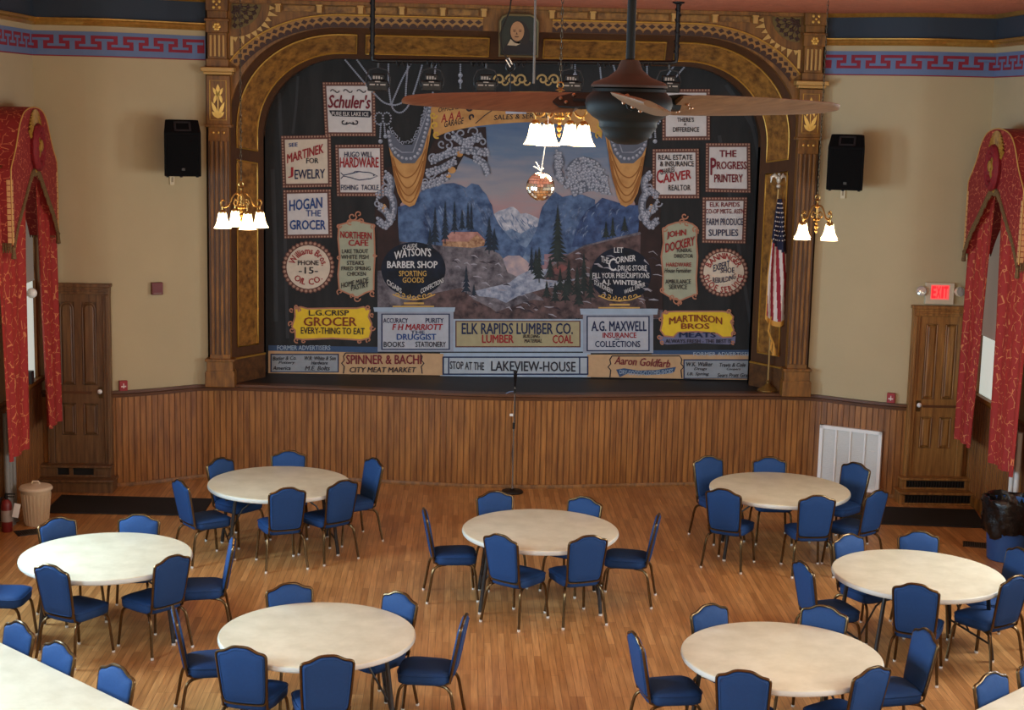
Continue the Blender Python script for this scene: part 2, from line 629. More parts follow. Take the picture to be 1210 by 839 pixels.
# ------------------------------------------------------------------ doors
def arch_poly(x0, x1, z0, z1, arched):
    if not arched:
        return [(x0, z0), (x1, z0), (x1, z1), (x0, z1)]
    r = (x1 - x0) / 2
    c = (x0 + x1) / 2
    return [(x0, z0), (x1, z0)] + [(c + r * cos(a), z1 - r + r * sin(a)) for a in [pi * i / 12 for i in range(13)]]


def door(n, sgn, casing_out, top, wood, arched):
    wy = 19.17
    mir = lambda x: sgn * x
    fr = MB()
    cw = 0.085

    def bx(mb, xa, xb, y0, y1, z0, z1):
        a, b = sorted((mir(xa), mir(xb)))
        mb.box(a, b, y0, y1, z0, z1)
    xin, xout = casing_out, 5.715
    bx(fr, xin, xin + cw, wy - 0.075, wy + 0.02, 0.0, top - 0.10)
    bx(fr, xout - cw, xout, wy - 0.075, wy + 0.02, 0.0, top - 0.10)
    bx(fr, xin - 0.004, xout + 0.004, wy - 0.08, wy + 0.018, top - 0.10, top - 0.012)
    bx(fr, xin - 0.02, xout + 0.02, wy - 0.095, wy + 0.02, top - 0.012, top + 0.03)
    bx(fr, xin + 0.02, xin + 0.05, wy - 0.09, wy - 0.07, 0.0, top - 0.105)
    bx(fr, xin + 0.02, xout - 0.02, wy - 0.094, wy - 0.07, top - 0.07, top - 0.04)
    f = fr.build('door_%d' % n, wood, smooth=0, bevel=0.006)
    struct(f)
    l0, l1, z0, z1 = xin + cw, xout - cw, 0.31, top - 0.10
    leaf = MB()
    bx(leaf, l0, l1, wy - 0.03, wy + 0.0, z0, z1)
    stile = 0.085
    mid = (l0 + l1) / 2
    rails = [(z0, z0 + 0.36), (z0 + 0.36 + 0.40, z0 + 0.36 + 0.40 + 0.23), (z1 - 0.10, z1)]
    for a, b in ((l0, l0 + stile), (l1 - stile, l1), (mid - 0.045, mid + 0.045)):
        bx(leaf, a, b, wy - 0.048, wy - 0.028, z0, z1)
    for a, b in rails:
        bx(leaf, l0 + 0.01, l1 - 0.01, wy - 0.0475, wy - 0.028, a, b)
    lf = leaf.build('door_leaf', wood, f, smooth=0, bevel=0.004)
    cols = ((l0 + stile, mid - 0.045), (mid + 0.045, l1 - stile))
    for a, b in cols:
        for (za, zb, ar) in ((rails[0][1], rails[1][0], False), (rails[1][1], rails[2][0], arched)):
            xa, xb = sorted((mir(a), mir(b)))
            pm = MB()
            g = 0.012
            outer = arch_poly(xa + g, xb - g, za + g, zb - g, ar)
            inner = arch_poly(xa + g + 0.03, xb - g - 0.03, za + g + 0.03, zb - g - 0.03, ar)
            k = len(outer)
            vs = [(p, wy - 0.034, q) for p, q in outer] + [(p, wy - 0.052, q) for p, q in inner]
            cen = len(vs)
            pm.add(vs, [(i, (i + 1) % k, (i + 1) % k + k, i + k) for i in range(k)] + [tuple(range(k, 2 * k))])
            loop = [(p, wy - 0.05, q) for p, q in outer]
            pm.tube(loop, 0.009, 6, closed=True)
            pm.build('door_panel', wood, lf, smooth=30)
    kx = mir(l0 + 0.045)
    zk = rails[1][0] + 0.16
    kb = MB()
    kb.box(kx - 0.026, kx + 0.026, wy - 0.054, wy - 0.047, zk - 0.09, zk + 0.05)
    pl = kb.build('lock_plate', mat('old_brass_plate', (92, 70, 40), 0.4, 0.7), lf, smooth=0)
    kn = MB()
    kn.tube([(kx, wy - 0.05, zk), (kx, wy - 0.085, zk)], 0.010)
    kn.ball((kx, wy - 0.10, zk), 0.03, 14, (1, 0.75, 1))
    kob = kn.build('door_knob', mat('white_porcelain', (232, 230, 224), 0.2), lf)
    kob['label'] = 'white porcelain knob'
    return f


door(1, -1, 4.93, 2.53, DOORDARK, True)
door(2, 1, 4.98, 2.45, DOORWOOD, False)


def steps(name, label, sgn, wood, grille):
    t = thing(name, label, 'steps', (sgn * 5.36, 18.98, 0))
    hw = 0.43
    for i, (y0, z0, z1, ex) in enumerate(((18.86, 0.0, 0.165, 0.05), (19.0, 0.165, 0.315, 0.0))):
        w = hw + ex
        tm = MB().box(-w - 0.02, w + 0.02, y0 - 0.03 - 18.98, 19.13 - 18.98, z1 - 0.03, z1)
        tm.build('tread', wood, t, smooth=0, bevel=0.006)
        rm = MB()
        rm.box(-w, w, y0 - 18.98, y0 + 0.02 - 18.98, z0, z0 + 0.025)
        rm.box(-w - 0.001, -w + 0.06, y0 - 18.9785, 0.14, z0, z1 - 0.03)
        rm.box(w - 0.06, w + 0.001, y0 - 18.9785, 0.14, z0, z1 - 0.03)
        if not grille:
            if i == 0:
                rm.box(-w + 0.06, w - 0.06, y0 - 18.98, y0 + 0.02 - 18.98, z0 + 0.025, z1 - 0.03)
            else:
                rm.box(-w + 0.06, -0.22, y0 - 18.98, y0 + 0.02 - 18.98, z0 + 0.025, z1 - 0.03)
                rm.box(-0.08, -0.03, y0 - 18.98, y0 + 0.02 - 18.98, z0 + 0.025, z1 - 0.03)
                rm.box(0.22, w - 0.06, y0 - 18.98, y0 + 0.02 - 18.98, z0 + 0.025, z1 - 0.03)
        rm.build('riser', wood, t, smooth=0, bevel=0.004)
        bk = MB().box(-w + 0.06, w - 0.06, y0 + 0.055 - 18.98, y0 + 0.07 - 18.98, z0 + 0.01, z1 - 0.031)
        bk.build('dark_backing', BLACK, t, smooth=0)
        if grille:
            gm_ = MB()
            n = 22
            for k in range(n):
                x = -w + 0.07 + (2 * w - 0.14) * k / (n - 1)
                gm_.box(x - 0.006, x + 0.006, y0 + 0.012 - 18.98, y0 + 0.03 - 18.98, z0 + 0.02, z1 - 0.03)
            gm_.box(-w + 0.06, w - 0.06, y0 + 0.01 - 18.98, y0 + 0.03 - 18.98, z1 - 0.05, z1 - 0.03)
            gm_.build('riser_grille', DARKSTEEL, t, smooth=0)
    return t


steps('door_steps', 'dark wooden steps below the left door with two small dark openings', -1, DOORDARK, False)
steps('door_steps', 'brown wooden steps below the exit door with dark slotted grilles in the risers', 1, DOORWOOD, True)

# ------------------------------------------------------------------ windows of the side walls
GLASSLIT = mat('daylit_frosted_glass', (225, 232, 226), 0.5, emit=(214, 226, 216), estr=0.75)
SHADE = mat('grey_roller_shade_glow', (176, 170, 164), 0.8, emit=(168, 160, 146), estr=0.30)  # emission added to the cloth stands in for daylight coming through it
for n, sgn, wy in ((1, -1, WIN_Y[0]), (2, 1, WIN_Y[0])):   # panes nearly flush with the plaster
    fr = MB()
    X = lambda d: sgn * (HALF + d)

    def bx(mb, d0, d1, y0, y1, z0, z1):
        a, b = sorted((X(d0), X(d1)))
        mb.box(a, b, y0, y1, z0, z1)
    y0, y1, z0, z1 = wy - 0.45, wy + 0.45, 1.42, 4.25
    for a, b in ((y0 - 0.08, y0 + 0.03), (y1 - 0.02, y1 + 0.05)):
        bx(fr, -0.02, 0.12, a, b, z0, z1 + 0.1)
    bx(fr, -0.028, 0.12, y0 + 0.03, y1 - 0.03, z1 - 0.05, z1 + 0.1)
    bx(fr, 0.003, 0.12, y0 + 0.03, y1 - 0.03, 2.72, 2.80)
    w_ = fr.build('window_%d' % n, MIDWOOD, smooth=0, bevel=0.005)
    struct(w_)
    si = MB()
    bx(si, -0.07, 0.12, y0 - 0.12, y1 + 0.12, z0 - 0.04, z0)
    si.build('window_sill', MIDWOOD, w_, smooth=0, bevel=0.005)
    gl = MB()
    bx(gl, 0.006, 0.012, y0 + 0.05, y1 - 0.05, z0, z1 - 0.05)
    gl.build('window_glass', GLASSLIT, w_, smooth=0)
    sh = MB()
    zs = 2.62 if sgn < 0 else 2.16
    bx(sh, -0.012, -0.008, y0 + 0.055, y1 - 0.055, zs, z1 - 0.06)
    sh.tube([(X(-0.01), y0 + 0.055, zs), (X(-0.01), y1 - 0.055, zs)], 0.010)
    o_ = sh.build('roller_shade', SHADE, w_)
    o_['label'] = 'grey roller shade pulled part way down'


# ------------------------------------------------------------------ red valances and curtain panels
def valance(label, sgn):
    yc = 17.82
    root = thing('window_valance', label, 'valance', (sgn * HALF, yc, 3.2), 0, 'red valances over the side windows')
    hw = 0.95
    out = [(-hw, 0.03), (-hw, 0.74), (-hw + 0.03, 0.86), (-0.80, 0.98), (-0.70, 1.10), (-0.56, 1.30), (-0.40, 1.42), (-0.2, 1.47), (0, 1.485)]
    out = [(p.x, p.y) for p in spline([Vector(p) for p in out], 4)]
    inn = [(-hw + 0.015, -0.03), (-hw + 0.10, 0.10), (-0.70, 0.27), (-0.5, 0.44), (-0.3, 0.62), (-0.15, 0.75), (0, 0.80)]
    inn = [(p.x, p.y) for p in spline([Vector(p) for p in inn], 5)]
    poly = inn + [(-a, b) for a, b in reversed(inn[:-1])]                 # bottom edge left to right
    topedge = [(-a, b) for a, b in out[1:-1]] + list(reversed(out[1:]))     # right to left
    D = 0.36
    f = lambda a, b, d: (-sgn * d, a, b)
    body = MB().prism(poly + topedge, f, 0.02, D)
    bo = body.build('cloth_cornice', REDVAL, root, smooth=30)
    # fringe along the scalloped bottom edge, with tassel ends
    fm = MB()
    pr = resample([Vector(p) for p in poly], 0.022)
    for i, p in enumerate(pr):
        fm.tube([f(p.x, p.y + 0.012, D), f(p.x, p.y - 0.03, D + 0.004), f(p.x, p.y - 0.07 - 0.012 * sin(i * 0.9), D)], [0.010, 0.014, 0.006], 5)
    fm.tube([f(p.x, p.y + 0.015, D + 0.004) for p in pr], 0.014, 6)
    for s2 in (-1, 1):
        fm.lathe([(0, -0.13), (0.03, -0.12), (0.02, -0.03), (0.026, 0), (0, 0.03)], 8, f(s2 * (hw - 0.02), 0.0, D))
        for k in range(14):
            d = D * k / 14
            fm.tube([f(s2 * hw, 0.05, d), f(s2 * hw, -0.02, d), f(s2 * hw, -0.06, d)], [0.010, 0.013, 0.005], 5)
    fm.build('tassel_fringe', FRINGE, root)
    # gold piping along the top outline and the outer corners
    gp = MB()
    gp.tube([f(a, b, D) for a, b in [(-x, z) for x, z in out] + list(reversed(out))][::1], 0.008, 5)
    gp.build('gold_piping', mat('gold_piping', (196, 150, 80), 0.6), root)
    br_ = MB()
    for s2 in (-1, 1):
        for k in range(11):
            z = 0.05 + 0.062 * k
            br_.box(*sorted((f(0, 0, D + 0.002)[0], f(0, 0, D + 0.006)[0])), s2 * (hw - 0.03) - 0.02, s2 * (hw - 0.03) + 0.02, z, z + 0.052)
            br_.box(*sorted((f(0, 0, D - 0.05)[0], f(0, 0, D - 0.01)[0])), *sorted((s2 * (hw + 0.001), s2 * (hw + 0.006))), z, z + 0.052)
    br_.build('braid_trim', mat('braid_trim', (206, 158, 104), 0.7), root, smooth=0)
    # pleated gold fan at the crown
    pf = MB()
    n = 18
    for k in range(n):
        a0, a1 = radians(28 + 124 * k / n), radians(28 + 124 * (k + 1) / n)
        am = (a0 + a1) / 2
        pts = [f(0.05 * cos(a0), 1.00 + 0.05 * sin(a0), D + 0.004), f(0.05 * cos(a1), 1.00 + 0.05 * sin(a1), D + 0.004),
               f(0.36 * cos(a1) * 0.8, 1.02 + 0.44 * sin(a1), D + 0.004), f(0.36 * cos(am) * 0.8, 1.02 + 0.44 * sin(am), D + 0.03), f(0.36 * cos(a0) * 0.8, 1.02 + 0.44 * sin(a0), D + 0.004),
               f(0.05 * cos(am), 1.00 + 0.05 * sin(am), D + 0.022)]
        pf.add(pts, [(0, 5, 3, 4), (5, 1, 2, 3)])
    pf.build('pleated_gold_fan', GOLDCLOTH, root)
    # ruched red rosette with a gold centre
    rz = MB()
    loop = [f(0.145 * cos(a), 1.04 + 0.215 * sin(a), D + 0.04) for a in [2 * pi * i / 28 for i in range(28)]]
    rz.tube(loop, [0.055 if i % 2 else 0.045 for i in range(28)], 8, closed=True)
    rz.build('ruched_rosette', mat('ruched_red_cloth', (134, 24, 34), 0.7, vary=0.3, vscale=40), root)
    gc = MB().ball(f(0, 1.04, D + 0.02), 0.11, 12, (0.5, 0.85, 1.45))
    gc.ball(f(0, 1.06, D + 0.07), 0.045, 10, (0.7, 0.9, 1.6))
    gc.ball(f(0, 0.83, D + 0.005), 0.07, 10, (0.4, 0.8, 1.2))
    gc.build('gold_medallion', GOLDCLOTH, root)
    return root


valance('arched red valance with gold rosette over the left window', -1)
valance('arched red valance with gold rosette over the right window', 1)


def drape(label, sgn, bot, top, z0):
    """bot and top: the (near, far) edges of the cloth along the wall at its hem and at its head"""
    ya, yb = bot
    yc = (ya + yb) / 2
    root = thing('curtain_panel', label, 'curtain', (sgn * 5.55, yc, z0), 0, 'red window curtain panels')
    m = MB()
    nu, nz = 40, 16
    hgt = 4.05 - z0
    vs, fs = [], []
    for side in (0, 1):
        for j in range(nz + 1):
            w = j / nz
            z = hgt * w
            for i in range(nu + 1):
                u = i / nu
                y = (ya + (top[0] - ya) * w) * (1 - u) + (yb + (top[1] - yb) * w) * u - yc
                fold = 0.035 * sin(u * 2 * pi * 2.5 + 0.6) * (1.0 - 0.2 * w) + 0.012 * sin(u * 2 * pi * 6 + 2 * w)
                x = -sgn * (fold + (0.0 if side == 0 else 0.012))
                vs.append((x, y, z))
    k = (nu + 1) * (nz + 1)
    for j in range(nz):
        for i in range(nu):
            a = j * (nu + 1) + i
            fs.append((a, a + 1, a + nu + 2, a + nu + 1))
            fs.append((a + k, a + k + nu + 1, a + k + nu + 2, a + k + 1))
    for i in range(nu):
        fs.append((i, i + k, i + 1 + k, i + 1))
        t0 = nz * (nu + 1) + i
        fs.append((t0, t0 + 1, t0 + 1 + k, t0 + k))
    for j in range(nz):
        for e in (0, nu):
            a = j * (nu + 1) + e
            fs.append((a, a + nu + 1, a + nu + 1 + k, a + k))
    m.add(vs, fs)
    m.build('cloth', REDFAB, root, smooth=60)
    rod = MB()
    rod.tube([(0, top[0] - yc, hgt + 0.01), (0, top[1] - yc, hgt + 0.01)], 0.014)
    rod.tube([(0, 0, hgt + 0.01), (sgn * 0.25, 0, hgt + 0.01)], 0.012)
    rod.build('hanging_rod', BRASS, root)
    return root


drape('red patterned curtain at the near side of the left window, above the lidded bin', -1, (16.82, 17.58), (16.5, 17.8), 0.86)
drape('narrow red patterned curtain between left window and dark door', -1, (18.48, 19.02), (18.1, 19.04), 0.88)
drape('red patterned curtain at the near side of the right window, above the black bag', 1, (16.8, 17.65), (16.6, 17.85), 0.86)
drape('red patterned curtain on the far side of the right window, beside the exit door', 1, (18.3, 18.9), (18.0, 18.92), 0.86)

# ------------------------------------------------------------------ proscenium
ZC_F, ZC_O = 4.42, 4.35


def contour(k, t):
    """k 0: the front edge of the splayed reveal, k 1: the opening itself. t runs 0..3 from left foot to middle of the top, 3..6 on down"""
    if t > 3:
        p = contour(k, 6 - t)
        return Vector((-p.x, p.y, p.z))
    if k == 0:
        hw, y, zc, cx, rx, rz, ex = 3.57, 19.86, 4.45, 2.15, 1.42, 1.27, 2.15
    else:
        hw, y, zc, cx, rx, rz, ex = 3.22, 20.42, 4.35, 2.2, 1.02, 1.01, 2.0
    if t <= 1:
        return Vector((-hw, y, STAGE_Z + (zc - STAGE_Z) * t))
    if t <= 2:
        a = (t - 1) * pi / 2
        return Vector((-cx - rx * abs(cos(a)) ** (2 / ex), y, zc + rz * abs(sin(a)) ** (2 / ex)))
    return Vector((-cx * (3 - t), y, zc + rz))


def splay(s, t):
    a, b = contour(0, t), contour(1, t)
    return a.lerp(b, s)


pro = thing('proscenium_arch', 'ornate brown and gold proscenium arch framing the painted stage curtain', 'arch', (0, 19.8, STAGE_Z))
PO = pro.location
pw = MB()
TS = [i / 24 for i in range(25)] + [1 + i / 20 for i in range(1, 21)] + [2 + i / 8 for i in range(1, 9)]
TS = TS + [6 - t for t in reversed(TS[:-1])]
vs, fs = [], []
for t in TS:
    for s in (0, 1):
        vs.append(splay(s, t))
    o_ = contour(1, t)
    vs.append(Vector((o_.x, 20.6, o_.z)))
nn = len(TS)
for i in range(nn - 1):
    for j in range(2):
        fs.append((3 * i + j, 3 * i + 3 + j, 3 * i + 4 + j, 3 * i + 1 + j))
pw.add(vs, fs)
# returns closing the gap between the opening and the stage house
pw.box(-4.6, -3.22, 20.44, 20.6, STAGE_Z, 6.4)
pw.box(3.22, 4.6, 20.44, 20.6, STAGE_Z, 6.4)
pw.box(-3.3, 3.3, 20.44, 20.6, 5.37, 6.4)
pw.build('splayed_reveal', DARKWOOD, pro, smooth=25, off=PO)

# front face: everything between the pilasters outside the arch edge
ff = MB()
vs, fs = [], []
for t in TS:
    p = contour(0, t)
    vs.append((p.x, 19.76, p.z))
    vs.append((p.x, 19.88, p.z))
    q = (max(-3.82, min(3.82, p.x * 1.07 if abs(p.x) > 3.5 else p.x)), 19.76, p.z) if t < 1 or t > 5 else None
    if q is None:
        a = t if t <= 3 else 6 - t
        x = -3.82 if a <= 1.5 else -3.82 + (a - 1.5) / 1.5 * 3.82
        z = 6.03 if a >= 1.5 else 4.45 + (a - 1) / 0.5 * 1.58
        q = (x if t <= 3 else -x, 19.76, z)
    else:
        q = (-3.82 if t < 1 else 3.82, 19.76, p.z)
    vs.append(q)
for i in range(nn - 1):
    fs.append((3 * i + 1, 3 * i + 4, 3 * i + 3, 3 * i))
    fs.append((3 * i, 3 * i + 3, 3 * i + 5, 3 * i + 2))
ff.add(vs, fs)
ff.build('front_face', MIDWOOD, pro, smooth=20, off=PO)


def splay_panel(t0, t1, name='burl_panel', s0=0.2, s1=0.8):
    m = MB()
    n = max(2, int((t1 - t0) * 22))
    ds, dt = 0.032, 0.012 * (t1 - t0 + 0.6)
    ss = [s0, s0 + ds, s1 - ds, s1]
    tt = [t0, t0 + dt] + [t0 + dt + (t1 - t0 - 2 * dt) * i / n for i in range(1, n)] + [t1 - dt, t1]

    def off(s, t, d):
        p = splay(s, t)
        e = 1e-3
        a = splay(min(1, s + e), t) - splay(max(0, s - e), t)
        b = splay(s, min(6, t + e)) - splay(s, max(0, t - e))
        nrm = a.cross(b).normalized()
        if nrm.y > 0:
            nrm = -nrm
        return p + nrm * d
    vs, fs, mi = [], [], []
    for t in tt:
        for s in ss:
            vs.append(off(s, t, 0.006))
    K = 4
    for i in range(len(tt) - 1):
        for j in range(3):
            a = i * K + j
            m.add([vs[a], vs[a + 1], vs[a + K + 1], vs[a + K]], [(0, 1, 2, 3)], 0)
    # raised gilt border
    bor = [off(s0, t, 0.01) for t in tt] + [off(s1, t, 0.01) for t in reversed(tt)]
    p_ = m.build(name, BURL, pro, smooth=0, off=PO)
    g = MB().tube(bor, 0.011, 6, closed=True)
    g.build('gilt_border', GOLD, p_, off=PO)


for a, b in ((0.145, 0.885), (0.935, 2.075), (2.13, 2.84)):
    splay_panel(a, b)
    splay_panel(6 - b, 6 - a)
# plinth of the splay
for sg in (-1, 1):
    pb = MB()
    A0, A1 = splay(0.02, 0.0), splay(0.98, 0.0)
    q = [(sg * abs(A0.x), A0.y - 0.03), (sg * abs(A1.x) - sg * 0.03, A1.y - 0.03), (sg * abs(A1.x), A1.y + 0.05), (sg * abs(A0.x) + sg * 0.05, A0.y + 0.05)]
    pb.prism(q, lambda a, b, d: (a, b, d), STAGE_Z + 0.0, STAGE_Z + 0.31)
    o_ = pb.build('splay_plinth', mat('dark_burl', (104, 68, 34), 0.45, c2=(62, 38, 20), vscale=11, detail=10), pro, smooth=0, off=PO)
    gt_ = MB().tube([(q[0][0], q[0][1] - 0.01, STAGE_Z + 0.32), (q[1][0], q[1][1] - 0.01, STAGE_Z + 0.32)], 0.014, 6)
    gt_.build('gilt_border', GOLD, o_, off=PO)

# diaper band outside the arch: gold band, dark diamonds and scallops
def gold_arc(a, k):
    rx, rz = 1.66 - k * 0.15, 1.42 - k * 0.15
    return Vector((-2.15 - rx * abs(cos(a)) ** 0.93, 0, 4.45 + rz * abs(sin(a)) ** 0.93))


for sg in (-1, 1):
    def band_pt(l, k, y):
        """l along the band from the springing to the middle, k across (0 outside, 1 inside)"""
        if l < 1:
            p = gold_arc(radians(34) + l * radians(56), k)
        else:
            p = Vector((-2.15 + (l - 1) * (2.15 - 0.43), 0, 4.45 + 1.42 - k * 0.15))
        return Vector((p.x if sg < 0 else -p.x, y, p.z))
    b = MB()
    n = 60
    for i in range(n):
        l0, l1 = 2 * i / n, 2 * (i + 1) / n
        b.add([band_pt(l0, 0, 19.752), band_pt(l1, 0, 19.752), band_pt(l1, 0.72, 19.752), band_pt(l0, 0.72, 19.752)], [(0, 1, 2, 3)])
    bo = b.build('diaper_band', mat('ochre_stencil', (168, 122, 62), 0.6, vary=0.15, vscale=12), pro, smooth=0, off=PO)
    d = MB()
    nd = 32
    for i in range(nd):
        c = 2 * (i + 0.5) / nd
        h = 0.42 / nd * 2
        q = [band_pt(c - h, 0.34, 19.748), band_pt(c, 0.14, 19.748), band_pt(c + h, 0.34, 19.748), band_pt(c, 0.54, 19.748)]
        d.add(q, [(0, 1, 2, 3)])
        c2 = 2 * (i + 1.0) / nd
        w = 0.9 / nd
        ring_ = [band_pt(min(2, c2 - w), 0.9, 19.748)] + [band_pt(min(2.0, c2 - w * cos(pi * j / 6)), 0.9 - 0.34 * sin(pi * j / 6), 19.748) for j in range(7)] + [band_pt(min(2, c2 + w), 0.9, 19.748)]
        d.add(ring_, [tuple(range(len(ring_)))])
    for i in range(n):
        l0, l1 = 2 * i / n, 2 * (i + 1) / n
        d.add([band_pt(l0, 0.88, 19.749), band_pt(l1, 0.88, 19.749), band_pt(l1, 1.0, 19.749), band_pt(l0, 1.0, 19.749)], [(0, 1, 2, 3)])
    d.build('diamond_stencil', mat('dark_stencil', (62, 36, 24), 0.6), bo, smooth=0, off=PO)
    g = MB().tube([band_pt(2 * i / n, 0, 19.745) for i in range(n + 1)], 0.012, 6)
    g.build('gilt_border', GOLD, bo, off=PO)
    # corner fretwork: quarter-round leafy lattice with a toothed gold fringe
    X = lambda x: sg * x
    cx_, cz_ = 3.52, 5.97
    fan = MB()
    poly = [(X(cx_), cz_)] + [(X(cx_ - 0.36 * cos(a)), cz_ - 0.30 * sin(a)) for a in [pi / 2 * i / 10 for i in range(11)]]
    fan.prism(poly, lambda a, c, dd: (a, dd, c), 19.748, 19.756)
    fo = fan.build('corner_fretwork', mat('olive_spandrel', (112, 92, 44), 0.6, vary=0.2, vscale=14), pro, smooth=0, off=PO)
    lv = MB()
    for r_, cnt in ((0.10, 3), (0.18, 4), (0.26, 6)):
        for k in range(cnt):
            a = pi / 2 * (k + 0.5) / cnt
            ox, oz = cx_ - r_ * 1.15 * cos(a), cz_ - r_ * sin(a)
            for q in range(4):
                an = q * pi / 2 + a
                lv.ball((X(ox + 0.018 * cos(an)), 19.745, oz + 0.018 * sin(an)), 0.0155, 8, (1, 0.3, 1))
            lv.tube([(X(cx_ - 0.02), 19.746, cz_ - 0.02), (X(ox), 19.746, oz)], 0.005, 5)
    lv.build('leaf_lattice', mat('dark_stencil', (62, 36, 24), 0.6), fo, off=PO)
    tt_ = MB()
    for k in range(9):
        a = pi / 2 * (k + 0.5) / 9
        c0, c1 = a - 0.075, a + 0.075
        tt_.prism([(X(cx_ - 0.47 * cos(c0)), cz_ - 0.40 * sin(c0)), (X(cx_ - 0.47 * cos(c1)), cz_ - 0.40 * sin(c1)), (X(cx_ - (0.54 + 0.05 * (k % 2)) * cos(a)), cz_ - (0.46 + 0.05 * (k % 2)) * sin(a))], lambda p, q, dd: (p, dd, q), 19.74, 19.755)
    tt_.box(*sorted((X(3.50), X(3.535))), 19.738, 19.756, 5.35, 5.58)
    tt_.build('toothed_fringe', mat('pale_gold_paint', (204, 166, 96), 0.5, 0.2), fo, smooth=0, off=PO)
    # pilaster
    pxc = X(3.675)
    pl = MB()
    w, y0 = 0.128, 19.66
    pl.box(pxc - w, pxc + w, y0, 19.80, 1.55, 4.49)
    pil = pl.build('pilaster', MIDWOOD, pro, smooth=0, off=PO, bevel=0.006)
    flu = MB()
    for k in range(4):
        xk = pxc + (k - 1.5) * 0.058
        flu.box(xk - 0.017, xk + 0.017, y0 - 0.016, y0 + 0.004, 1.62, 4.30)
    flu.build('fluting', MIDWOOD, pil, smooth=0, off=PO, bevel=0.008)
    dk = MB()
    for k in range(5):
        xk = pxc + (k - 2) * 0.058
        dk.box(xk - 0.008, xk + 0.008, y0 - 0.002, y0 + 0.004, 1.62, 4.30)
    dk.build('flute_groove', DARKWOOD, pil, smooth=0, off=PO)
    ba = MB()
    ba.box(pxc - 0.185, pxc + 0.185, 19.60, 19.80, STAGE_Z, 1.40)
    ba.box(pxc - 0.165, pxc + 0.165, 19.62, 19.80, 1.40, 1.55)
    ba.box(pxc - 0.185, pxc + 0.185, 19.60, 19.80, 1.535, 1.57)
    ba.box(pxc - 0.178, pxc + 0.178, 19.605, 19.80, 1.385, 1.415)
    ba.build('pilaster_base', MIDWOOD, pil, smooth=0, off=PO, bevel=0.008)
    cpn = MB()
    cpn.box(pxc - 0.145, pxc + 0.145, 19.64, 19.80, 4.50, 5.10)
    cpn.box(pxc - 0.165, pxc + 0.165, 19.62, 19.80, 4.47, 4.505)
    cpn.build('capital_panel', MIDWOOD, pil, smooth=0, off=PO, bevel=0.006)
    fr_ = MB().tube([(pxc - 0.10, 19.636, 4.56), (pxc + 0.10, 19.636, 4.56), (pxc + 0.10, 19.636, 5.04), (pxc - 0.10, 19.636, 5.04)], 0.008, 5, closed=True)
    fr_.build('gilt_border', GOLD, pil, off=PO)
    ly = MB()
    f2 = lambda a, c, dd: (pxc + a, dd, c)
    pet = lambda ox, oz, an, l, wd: [(ox + l * t_ * sin(an) + s_ * wd * sin(pi * t_) * cos(an), oz + l * t_ * cos(an) - s_ * wd * sin(pi * t_) * sin(an)) for t_, s_ in [(i / 8, 1) for i in range(9)] + [(i / 8, -1) for i in range(7, 0, -1)]]
    for (ox, oz, an, l, wd) in ((0, 4.84, 0, 0.16, 0.025), (0, 4.84, 0.5, 0.13, 0.02), (0, 4.84, -0.5, 0.13, 0.02), (0.0, 4.60, 0.42, 0.20, 0.022), (0.0, 4.60, -0.42, 0.20, 0.022), (0.0, 4.58, 0.75, 0.11, 0.02), (0.0, 4.58, -0.75, 0.11, 0.02), (0.05, 4.76, -0.25, 0.12, 0.018), (-0.05, 4.76, 0.25, 0.12, 0.018)):
        ly.prism(pet(ox, oz, an, l, wd), f2, 19.628, 19.642)
    ly.box(pxc - 0.006, pxc + 0.006, 19.630, 19.642, 4.58, 4.86)
    ly.build('gilt_lily', mat('bright_gilt', (224, 180, 92), 0.35, 0.5), pil, smooth=0, off=PO)
    dots = MB()
    for k in range(3):
        dots.ball((pxc + (k - 1) * 0.065, y0 - 0.012, 4.405), 0.017, 10, (1, 0.5, 1))
    dots.build('gilt_dots', mat('bright_gilt', (224, 180, 92), 0.35, 0.5), pil, off=PO)
    cp_ = MB()
    cp_.box(pxc - 0.205, pxc + 0.205, 19.58, 19.80, 5.145, 5.20)
    cp_.box(pxc - 0.175, pxc + 0.175, 19.61, 19.80, 5.11, 5.145)
    cp_.build('capital', mat('ochre_gold_moulding', (190, 148, 82), 0.45, 0.15), pil, smooth=0, off=PO, bevel=0.01)
    ux = X(3.685)
    ub = MB()
    ub.box(ux - 0.135, ux + 0.135, 19.65, 19.80, 5.20, 5.30)
    ub.box(ux - 0.115, ux + 0.115, 19.66, 19.80, 5.30, 5.62)
    ub.box(ux - 0.135, ux + 0.135, 19.64, 19.80, 5.62, 5.76)
    ub.box(ux - 0.15, ux + 0.15, 19.62, 19.80, 5.755, 5.785)
    ub.box(ux - 0.12, ux + 0.12, 19.66, 19.80, 5.785, 5.88)
    ub.box(ux - 0.135, ux + 0.135, 19.64, 19.80, 5.88, 6.03)
    ub.build('upper_pilaster', MIDWOOD, pil, smooth=0, off=PO, bevel=0.006)
    uf = MB()
    for k in range(4):
        xk = ux + (k - 1.5) * 0.052
        uf.box(xk - 0.014, xk + 0.014, 19.643, 19.664, 5.33, 5.59)
    uf.build('fluting', mat('ochre_gold_moulding', (190, 148, 82)), pil, smooth=0, off=PO, bevel=0.006)
    ro = MB()
    for k in range(6):
        an = 2 * pi * k / 6
        ro.ball((ux + 0.032 * cos(an), 19.634, 5.69 + 0.032 * sin(an)), 0.022, 8, (1, 0.6, 1))
    ro.ball((ux, 19.625, 5.69), 0.018, 8)
    for a_ in (pi / 4, 3 * pi / 4, 5 * pi / 4, 7 * pi / 4):
        ro.ball((ux + 0.05 * cos(a_), 19.634, 5.955 + 0.05 * sin(a_)), 0.02, 8, (1, 0.5, 1))
    ro.ball((ux, 19.634, 5.955), 0.015, 8, (1, 0.5, 1))
